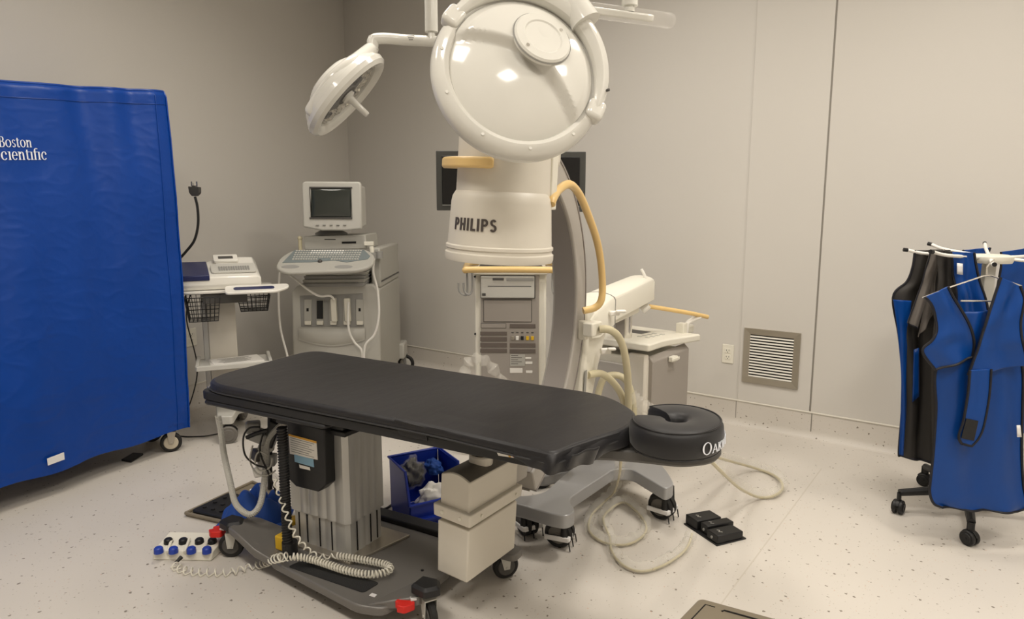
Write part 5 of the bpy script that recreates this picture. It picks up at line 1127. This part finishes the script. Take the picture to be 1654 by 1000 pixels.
for k, px in enumerate((272, 296, 322, 343)):
    p = PZ(px, 874, .055); mb = MB(); mb.lathe([(0, .04), (.019, .04), (.0175, .062), (.013, .067), (0, .067)], Matrix.Translation((p.x, p.y, 0)), 24); part(mb, 'button', M_BLACK, r, label='black button')
for px in (270, 298, 328): 
    a_, b_ = PZ(px, 892, .04), PZ(px+8, 872, .055); mb = MB(); mb.tube([(a_.x, a_.y, .040), (b_.x, b_.y, .060)], .006, 8); part(mb, 'divider_ridge', M_CREAM, r)
mb = MB(); mb.tube([PZ(293, 900, .035), PZ(287, 906, .028), PZ(283, 909, .015)], [.009, .007, .005], 10); part(mb, 'cable_boot', M_BLACK, r)
# tray with black moulded panel
tq = [PZ(*p) for p in ((300, 834), (408, 783), (462, 806), (374, 851))]
r = root('floor_tray', 'flat taupe tray with a black moulded panel on the floor beyond the table foot', 'tray', Matrix.Translation(tq[0]))
mb = MB(); mb.prism([(p.x, p.y) for p in tq][::-1], 0.0, .012); part(mb, 'tray_base', M_TAUPE, r, bevel=.003)
mb = MB()
for i in range(4): a, b = tq[i], tq[(i+1) % 4]; mb.tube([a+Vector((0, 0, .016)), b+Vector((0, 0, .016))], .008, 8)
part(mb, 'tray_rim', M_TAUPE, r)
bl = lambda u, v: tq[0].lerp(tq[1], u).lerp(tq[3].lerp(tq[2], u), v)
mb = MB(); q4 = [bl(.03, .06), bl(.62, .06), bl(.62, .94), bl(.03, .94)]; mb.prism(rpoly([(p.x, p.y) for p in q4][::-1], .03), .012, .030); bp_ = part(mb, 'moulded_panel', M_BLACK, r, bevel=.006)
mb = MB()
for i in range(3):
    for j in range(4): p = bl(.15+.15*i, .2+.19*j); mb.cyl((p.x, p.y, .03), (p.x, p.y, .036), .010, n=12)
part(mb, 'panel_studs', M_BLACK2, bp_)
mb = MB(); p = bl(.78, .5); mb.box((p.x, p.y, .024), (.05, .10, .02), rz=30); part(mb, 'paper_packet', M_TAG, None, bevel=.003, label='small white packet lying on the taupe tray beside the blue wrap', cat='packet')
# blue cloth heap
cc_ = PZ(421, 852); 
def heap(u, v):
    x = (u-.5)*.30; y = (v-.5)*.24; q = math.hypot(x/.15, y/.12); h = max(0, 1-q**2.2)**.6*.115
    n1 = (abs(noise.noise(Vector((x*11+3*y, y*9, 2))))-.2)*.10+noise.noise(Vector((x*28, y*28, 5)))*.02
    return Vector((cc_.x-.03+x+.02*noise.noise(Vector((y*9, x*9, 0))), cc_.y+.02+y, max(.036, .04+h+n1*(h*9+.15))))
mb = MB(); mb.grid(heap, 70, 50); part(mb, 'wrap_cloth', M_CLOTHB, None, solid=.002, label='crumpled blue surgical wrap heaped on the floor behind the left table wheel', cat='cloth')
# clear bag dangling there
mb = MB(); q = [PY_(440, 766, 2.92), PY_(436, 774, 2.92), PY_(432, 784, 2.92), PY_(434, 792, 2.92)]; q = crom(q, 6); mb.tube(q, [.012]+[.03+.008*math.sin(i*1.9) for i in range(len(q)-2)]+[.012], 12); part(mb, 'plastic_bag', M_FILM2, None, label='small clear plastic bag hanging by the coiled hose under the table foot', cat='plastic bag')
p = PZ(462, 858); SP = FR((p.x+.060, p.y+.06, 0), 20)
r = root('power_strip', 'small yellow and red electrical connector on the floor behind the black cable hose', 'connector', SP)
mb = MB(SP); mb.box2((-.07, -.03, .0), (.06, .03, .045)); part(mb, 'housing', M_YELP, r, bevel=.01); mb = MB(SP); mb.box2((-.02, -.02, .045), (.06, .025, .075)); part(mb, 'switch_cover', M_RED, r, bevel=.008); mb = MB(SP); mb.box2((.0, -.03, .075), (.08, .02, .09)); part(mb, 'lid', M_TAG, r, bevel=.003)
# blue bin
bc = PZ(690, 846); BB = FR((bc.x-.02, bc.y+.10, 0), 30)
r = root('storage_bin', 'blue plastic open front storage bin on the floor behind the table column', 'storage bin', BB)
W_, D_, H_ = .25, .24, .27
def wallp(name, pts, t, nrm):
    mb = MB(BB); n_ = Vector(nrm)*t; mb.add([Vector(p) for p in pts]+[Vector(p)+n_ for p in pts], [tuple(range(len(pts))), tuple(range(2*len(pts)-1, len(pts)-1, -1))]+[(i, len(pts)+i, len(pts)+(i+1) % len(pts), (i+1) % len(pts)) for i in range(len(pts))]); return part(mb, name, M_BLUEBIN, r, bevel=.0015)
side = [(-D_/2, .02), (D_/2, .02), (D_/2+.01, H_), (-D_/2+.03, H_), (-D_/2-.005, .12)]
wallp('side_panel', [(-W_/2, y, z) for y, z in side], .005, (-1, 0, 0)); wallp('side_panel', [(W_/2, y, z) for y, z in side], .005, (1, 0, 0))
wallp('back_panel', [(-W_/2, D_/2, .02), (W_/2, D_/2, .02), (W_/2, D_/2+.01, H_), (-W_/2, D_/2+.01, H_)], .005, (0, 1, 0)); wallp('front_panel', [(-W_/2, -D_/2, .02), (W_/2, -D_/2, .02), (W_/2, -D_/2-.005, .12), (-W_/2, -D_/2-.005, .12)], .005, (0, -1, 0))
wallp('bottom', [(-W_/2, -D_/2, .0), (W_/2, -D_/2, .0), (W_/2, D_/2, .0), (-W_/2, D_/2, .0)], .02, (0, 0, 1))
mb = MB(BB); mb.tube([(-W_/2-.005, -D_/2-.01, .12), (-W_/2-.008, -D_/2+.03, H_), (-W_/2-.008, D_/2+.012, H_), (W_/2+.008, D_/2+.012, H_), (W_/2+.008, -D_/2+.03, H_), (W_/2+.005, -D_/2-.01, .12), (-W_/2-.005, -D_/2-.01, .12)], .007, 8); part(mb, 'rim', M_BLUEBIN, r)
mb = MB(BB); mb.prism(rrect(W_+.07, .05, .01, cx=-.0, cy=-D_/2-.01), .045, .055); part(mb, 'front_lip', M_BLUEBIN, r)
def lump(name, c, s, m, lab, cat, f=16, a=.25, seed=0):
    mb = MB(BB)
    def g(u, v):
        th = 2*PI*u; ph = PI*v; d_ = Vector((math.cos(th)*math.sin(ph), math.sin(th)*math.sin(ph), math.cos(ph))); k = 1+a*noise.noise(d_*2.2+Vector((seed, 0, 0)))*1.6+a*.4*noise.noise(d_*6+Vector((0, seed, 0)))
        return Vector((c[0]+s[0]*d_.x*k, c[1]+s[1]*d_.y*k, c[2]+s[2]*d_.z*k))
    mb.grid(g, 40, 24); return part(mb, name, m, None, label=lab, cat=cat)
lump('tubing_pack', (-.05, .04, .205), (.050, .050, .062), M_BLACK, 'coiled black tubing in a clear pouch, at the back of the blue bin', 'tubing', seed=1)
lump('plastic_pouch', (-.05, .04, .205), (.060, .060, .074), M_FILM, 'clear plastic pouch around the black tubing in the blue bin', 'pouch', seed=1)
lump('wrap_cloth', (.062, .035, .215), (.036, .060, .035), M_CLOTHB, 'folded blue wrap lying across the blue bin', 'cloth', seed=4, a=.2)
lump('plastic_bag', (.018, -.062, .108), (.080, .038, .068), M_PAPER, 'crumpled white plastic bag in the front of the blue bin', 'plastic bag', seed=9, a=.2)
mb = MB(); q = crom([PZ(560, 835, .007), PZ(600, 826, .007), PZ(622, 822, .007), PZ(632, 816, .007)], 6); mb.tube(q, .006, 8); part(mb, 'power_cable', M_RUB, None, label='black cable running along the floor beside the blue bin', cat='cable')
# plate at bottom right
q = [PZ(1130, 973), PZ(1231, 1001)]; d1 = (q[1]-q[0]).normalized(); q2_ = PZ(1103, 1001); d2 = (q2_-q[0]).normalized(); HM = Matrix(((d1.x, d2.x, 0, q[0].x), (d1.y, d2.y, 0, q[0].y), (0, 0, 1, 0), (0, 0, 0, 1)))
r = root('floor_plate', 'taupe metal pedal plate with rounded corners at the bottom right edge', 'floor plate', Matrix.Translation(q[0]))
mb = MB(HM); pp_ = rpoly([(0, 0), (.5, 0), (.5, .4), (0, .4)], .02); mb.loft([ring(pp_, 0), ring(pp_, .014), ring([(x*.98+.005, y*.98+.004) for x, y in pp_], .018)]); part(mb, 'plate', M_TAUPE, r)
mb = MB(HM); mb.tube([(.035, .38, .018), (.035, .035, .018), (.07, .035, .018)], .0025, 6); mb.tube([(.10, .05, .018), (.105, .04, .018), (.3, .04, .018)], .004, 6); part(mb, 'groove', M_DARKSLOT, r)
# ================================================================== APRON RACK
RC = Vector((2.17, 3.06, 0)); r = root('apron_rack', 'white and black wheeled rack with a hub of hanging arms at the right edge', 'apron rack', Matrix.Translation(RC))
mb = MB(); mb.box((RC.x, RC.y, .66), (.050, .03, 1.10)); part(mb, 'post', M_CASE3, r, bevel=.004)
mb = MB(); mb.lathe([(0, 1.215), (.085, 1.215), (.092, 1.23), (.092, 1.245), (.07, 1.252), (.05, 1.246), (0, 1.246)], Matrix.Translation(RC), 40); part(mb, 'hub', M_CREAM, r)
for px, py, y in ((1466, 404, 3.10), (1505, 395, 3.25), (1507, 407, 2.88), (1668, 418, 2.95), (1668, 410, 3.15), (1591, 394, 3.30), (1606, 427, 2.80)):
    e = PY_(px, py, y); d_ = (e-Vector((RC.x, RC.y, 1.235))); st = Vector((RC.x, RC.y, 1.235))+d_.normalized()*.06
    mb = MB(); mb.tube(crom([st, st.lerp(e, .7)-Vector((0, 0, .008)), e], 5), .0075, 10); am = part(mb, 'hanging_arm', M_PAPER, r)
    mb = MB(); mb.tube([e, e+d_.normalized()*.018], .009, 10); part(mb, 'arm_cap', M_BLACK, am)
tips = [PZ(1450, 829), PZ(1565, 880), PZ(1492, 784), Vector((2.50, 2.98, 0)), Vector((2.42, 3.32, 0))]
mb = MB(); mb.lathe([(0, .06), (.05, .06), (.05, .16), (.035, .2), (0, .2)], Matrix.Translation(RC), 24); part(mb, 'base_hub', M_BLACK, r)
for t in tips:
    a_ = Vector((RC.x, RC.y, .135)); b_ = Vector((t.x, t.y, .105)); mb = MB(); mb.tube([a_, a_.lerp(b_, .5), b_], [.026, .022, .017], 10); part(mb, 'leg', M_BLACK, r)
    caster(r, (t.x, t.y, 0), math.degrees(math.atan2((t-RC).y, (t-RC).x))+50, R=.034, w_=.018, twin=True, wheel=M_BLACK, hub=M_BLACK, fork=M_BLACK, topz_=.105, trail=0)
def cloth(rows, y, amp=.006, fr=5, ph=0, nu=40, nv=60, yoff=None):
    Ls = crom([PY_(*a, y) for a, b in rows], 10); Rs = crom([PY_(*b, y) for a, b in rows], 10)
    def f(u, v):
        k = v*(len(Ls)-1); i = min(int(k), len(Ls)-2); t = k-i; a = Ls[i].lerp(Ls[i+1], t); b = Rs[i].lerp(Rs[i+1], t); p = a.lerp(b, u)
        w_ = amp*math.sin(u*fr*PI+ph+1.5*math.sin(v*3))*(.3+.7*v)+amp*.8*noise.noise(Vector((u*3+ph, v*4, ph)))
        return Vector((p.x, p.y+w_+(yoff(u, v) if yoff else 0), p.z))
    mb = MB(); mb.grid(f, nu, nv); return mb, f
def edgetube(f, name, parent, sides='LRTB', rad=.0055, off=-.003):
    mb = MB(); o = Vector((0, off, 0))
    if 'L' in sides: mb.tube([f(0, i/50)+o for i in range(51)], rad, 6)
    if 'R' in sides: mb.tube([f(1, i/50)+o for i in range(51)], rad, 6)
    if 'T' in sides: mb.tube([f(i/30, 0)+o for i in range(31)], rad, 6)
    if 'B' in sides: mb.tube([f(i/40, 1)+o for i in range(41)], rad, 6)
    return part(mb, name, M_EDGE, parent)
# front blue apron
ya = 2.72
r = root('lead_apron', 'blue lead apron with black binding on a wire hanger, frontmost on the rack', 'lead apron', Matrix.Translation(PY_(1580, 820, ya)), 'radiation aprons on the rack')
mb, f = cloth([((1552, 505), (1622, 500)), ((1535, 545), (1640, 545)), ((1512, 600), (1653, 600)), ((1515, 660), (1652, 660)), ((1510, 720), (1651, 720)), ((1505, 775), (1655, 780)), ((1504, 800), (1660, 812)), ((1510, 815), (1658, 824)), ((1522, 820), (1646, 828))], ya+.015, .014, 4.3)
part(mb, 'skirt', M_BLUE2, r, solid=.005); edgetube(f, 'binding', r, 'LRB')
mb, f = cloth([((1494, 480), (1531, 463)), ((1504, 492), (1541, 482)), ((1511, 510), (1553, 502)), ((1513, 533), (1563, 520)), ((1505, 550), (1570, 538)), ((1491, 568), (1574, 556)), ((1512, 598), (1572, 577))], ya-.01, .008, 2.2, 1)
part(mb, 'left_bodice', M_BLUE2, r, solid=.005); edgetube(f, 'binding', r, 'LRB')
mb, f = cloth([((1617, 448), (1648, 462)), ((1607, 478), (1652, 480)), ((1596, 508), (1649, 500)), ((1588, 532), (1647, 520)), ((1580, 555), (1648, 545)), ((1572, 580), (1652, 562)), ((1564, 606), (1660, 590))], ya-.025, .010, 2.4, 2.5)
part(mb, 'right_bodice', M_BLUE2, r, solid=.005); edgetube(f, 'binding', r, 'LR')
mb, f = cloth([((1566, 598), (1600, 596)), ((1563, 640), (1596, 645)), ((1556, 680), (1588, 688)), ((1549, 705), (1580, 708)), ((1553, 717), (1568, 720))], ya-.035, .004, 1.5, .4)
st_ = part(mb, 'closure_strap', M_BLUE2, r, solid=.005); edgetube(f, 'binding', r, 'LRB')
mb, f = cloth([((1561, 676), (1580, 680)), ((1553, 708), (1573, 712))], ya-.042, .001, 1); part(mb, 'hook_and_loop_patch', M_BLACK, st_, solid=.003)
mb, f = cloth([((1642, 687), (1648, 687)), ((1643, 706), (1650, 706))], ya-.02, .0, 1, nu=3, nv=3); part(mb, 'care_tag', M_TAG, r, solid=.002)
mb = MB(); mb.tube([PY_(*p, ya) for p in ((1490, 481), (1537, 463), (1588, 446), (1600, 445), (1650, 462))], .0032, 8); mb.tube([PY_(*p, ya+.005) for p in ((1552, 486), (1600, 486.5))], .0032, 8); mb.tube([PY_(1594, 445, ya), PY_(1594, 432, ya), PY_(1600, 424, ya+.04), PY_(1606, 420, ya+.06)], .003, 6); part(mb, 'wire_hanger', M_CHROME, None, label='thin chrome wire hanger holding the frontmost blue apron', cat='hanger')
# left apron : black lining, blue outside
yb_ = 3.10
r = root('lead_apron', 'black lined lead apron with a blue outer edge, leftmost on the rack', 'lead apron', Matrix.Translation(PY_(1480, 740, yb_)), 'radiation aprons on the rack')
mb, f = cloth([((1477, 404), (1535, 404)), ((1474, 430), (1538, 430)), ((1466, 455), (1540, 455)), ((1444, 480), (1538, 480)), ((1452, 540), (1530, 540)), ((1459, 600), (1526, 600)), ((1460, 660), (1522, 660)), ((1454, 730), (1520, 742)), ((1454, 737), (1518, 749))], yb_, .016, 4, .7)
part(mb, 'lining', M_APBLK, r, solid=.005); edgetube(f, 'binding', r, 'LB')
mb, f = cloth([((1443, 484), (1472, 486)), ((1451, 540), (1466, 545)), ((1456, 600), (1464, 600)), ((1456, 660), (1464, 660)), ((1453, 735), (1459, 736))], yb_-.012, .004, 2, 0)
part(mb, 'outer_edge', M_BLUE2, r, solid=.004)
mb, f = cloth([((1503, 403), (1522, 403)), ((1497, 430), (1515, 420)), ((1485, 470), (1503, 465)), ((1466, 522), (1482, 530))], yb_-.05, .006, 2, 0); part(mb, 'hanging_strap', M_APGREY, r, solid=.005); edgetube(f, 'binding', r, 'LB', .003)
mb, f = cloth([((1510, 415), (1526, 403)), ((1500, 450), (1512, 450)), ((1494, 490), (1510, 500)), ((1484, 545), (1500, 520))], yb_-.03, .006, 2, 1); part(mb, 'hanging_strap', M_APGREY, r, solid=.005)
mb, f = cloth([((1476, 565), (1484, 562)), ((1474, 650), (1484, 640))], yb_-.02, .002, 1, 1, 4, 8); part(mb, 'blue_strap', M_BLUE2, r, solid=.004)
# middle apron
yd = 3.0
r = root('lead_apron', 'grey and navy lead apron with a white tag, between the black lined and front aprons', 'lead apron', Matrix.Translation(PY_(1545, 700, yd)), 'radiation aprons on the rack')
mb, f = cloth([((1513, 404), (1560, 408)), ((1515, 440), (1570, 440)), ((1512, 480), (1578, 485)), ((1505, 560), (1600, 560)), ((1508, 740), (1620, 740))], yd, .014, 5, 2)
part(mb, 'panel', M_APBLK, r, solid=.005)
mb, f = cloth([((1536, 407), (1572, 408)), ((1540, 440), (1578, 445)), ((1545, 480), (1590, 485)), ((1545, 540), (1600, 540))], yd-.03, .012, 3, 1); part(mb, 'navy_panel', M_BLUE2, r, solid=.005); edgetube(f, 'binding', r, 'LRB')
mb, f = cloth([((1546, 425), (1555, 426)), ((1546, 443), (1555, 444))], yd-.055, 0, 1, 0, 3, 3); part(mb, 'care_tag', M_TAG, r, solid=.002)
yd = 3.28
r = root('lead_apron', 'blue lead apron hanging behind the hub, rearmost on the rack', 'lead apron', Matrix.Translation(PY_(1620, 700, yd)), 'radiation aprons on the rack')
mb, f = cloth([((1556, 404), (1598, 400)), ((1562, 440), (1585, 440)), ((1566, 480), (1583, 490)), ((1560, 600), (1600, 600)), ((1560, 700), (1605, 700))], yd, .012, 3, 2); part(mb, 'left_panel', M_BLUE2, r, solid=.005); edgetube(f, 'binding', r, 'LR')
mb, f = cloth([((1617, 407), (1672, 399)), ((1616, 440), (1680, 440)), ((1608, 500), (1690, 500)), ((1600, 600), (1690, 600)), ((1603, 700), (1690, 700))], yd, .012, 3, 1); part(mb, 'right_panel', M_BLUE2, r, solid=.005); edgetube(f, 'binding', r, 'LR')
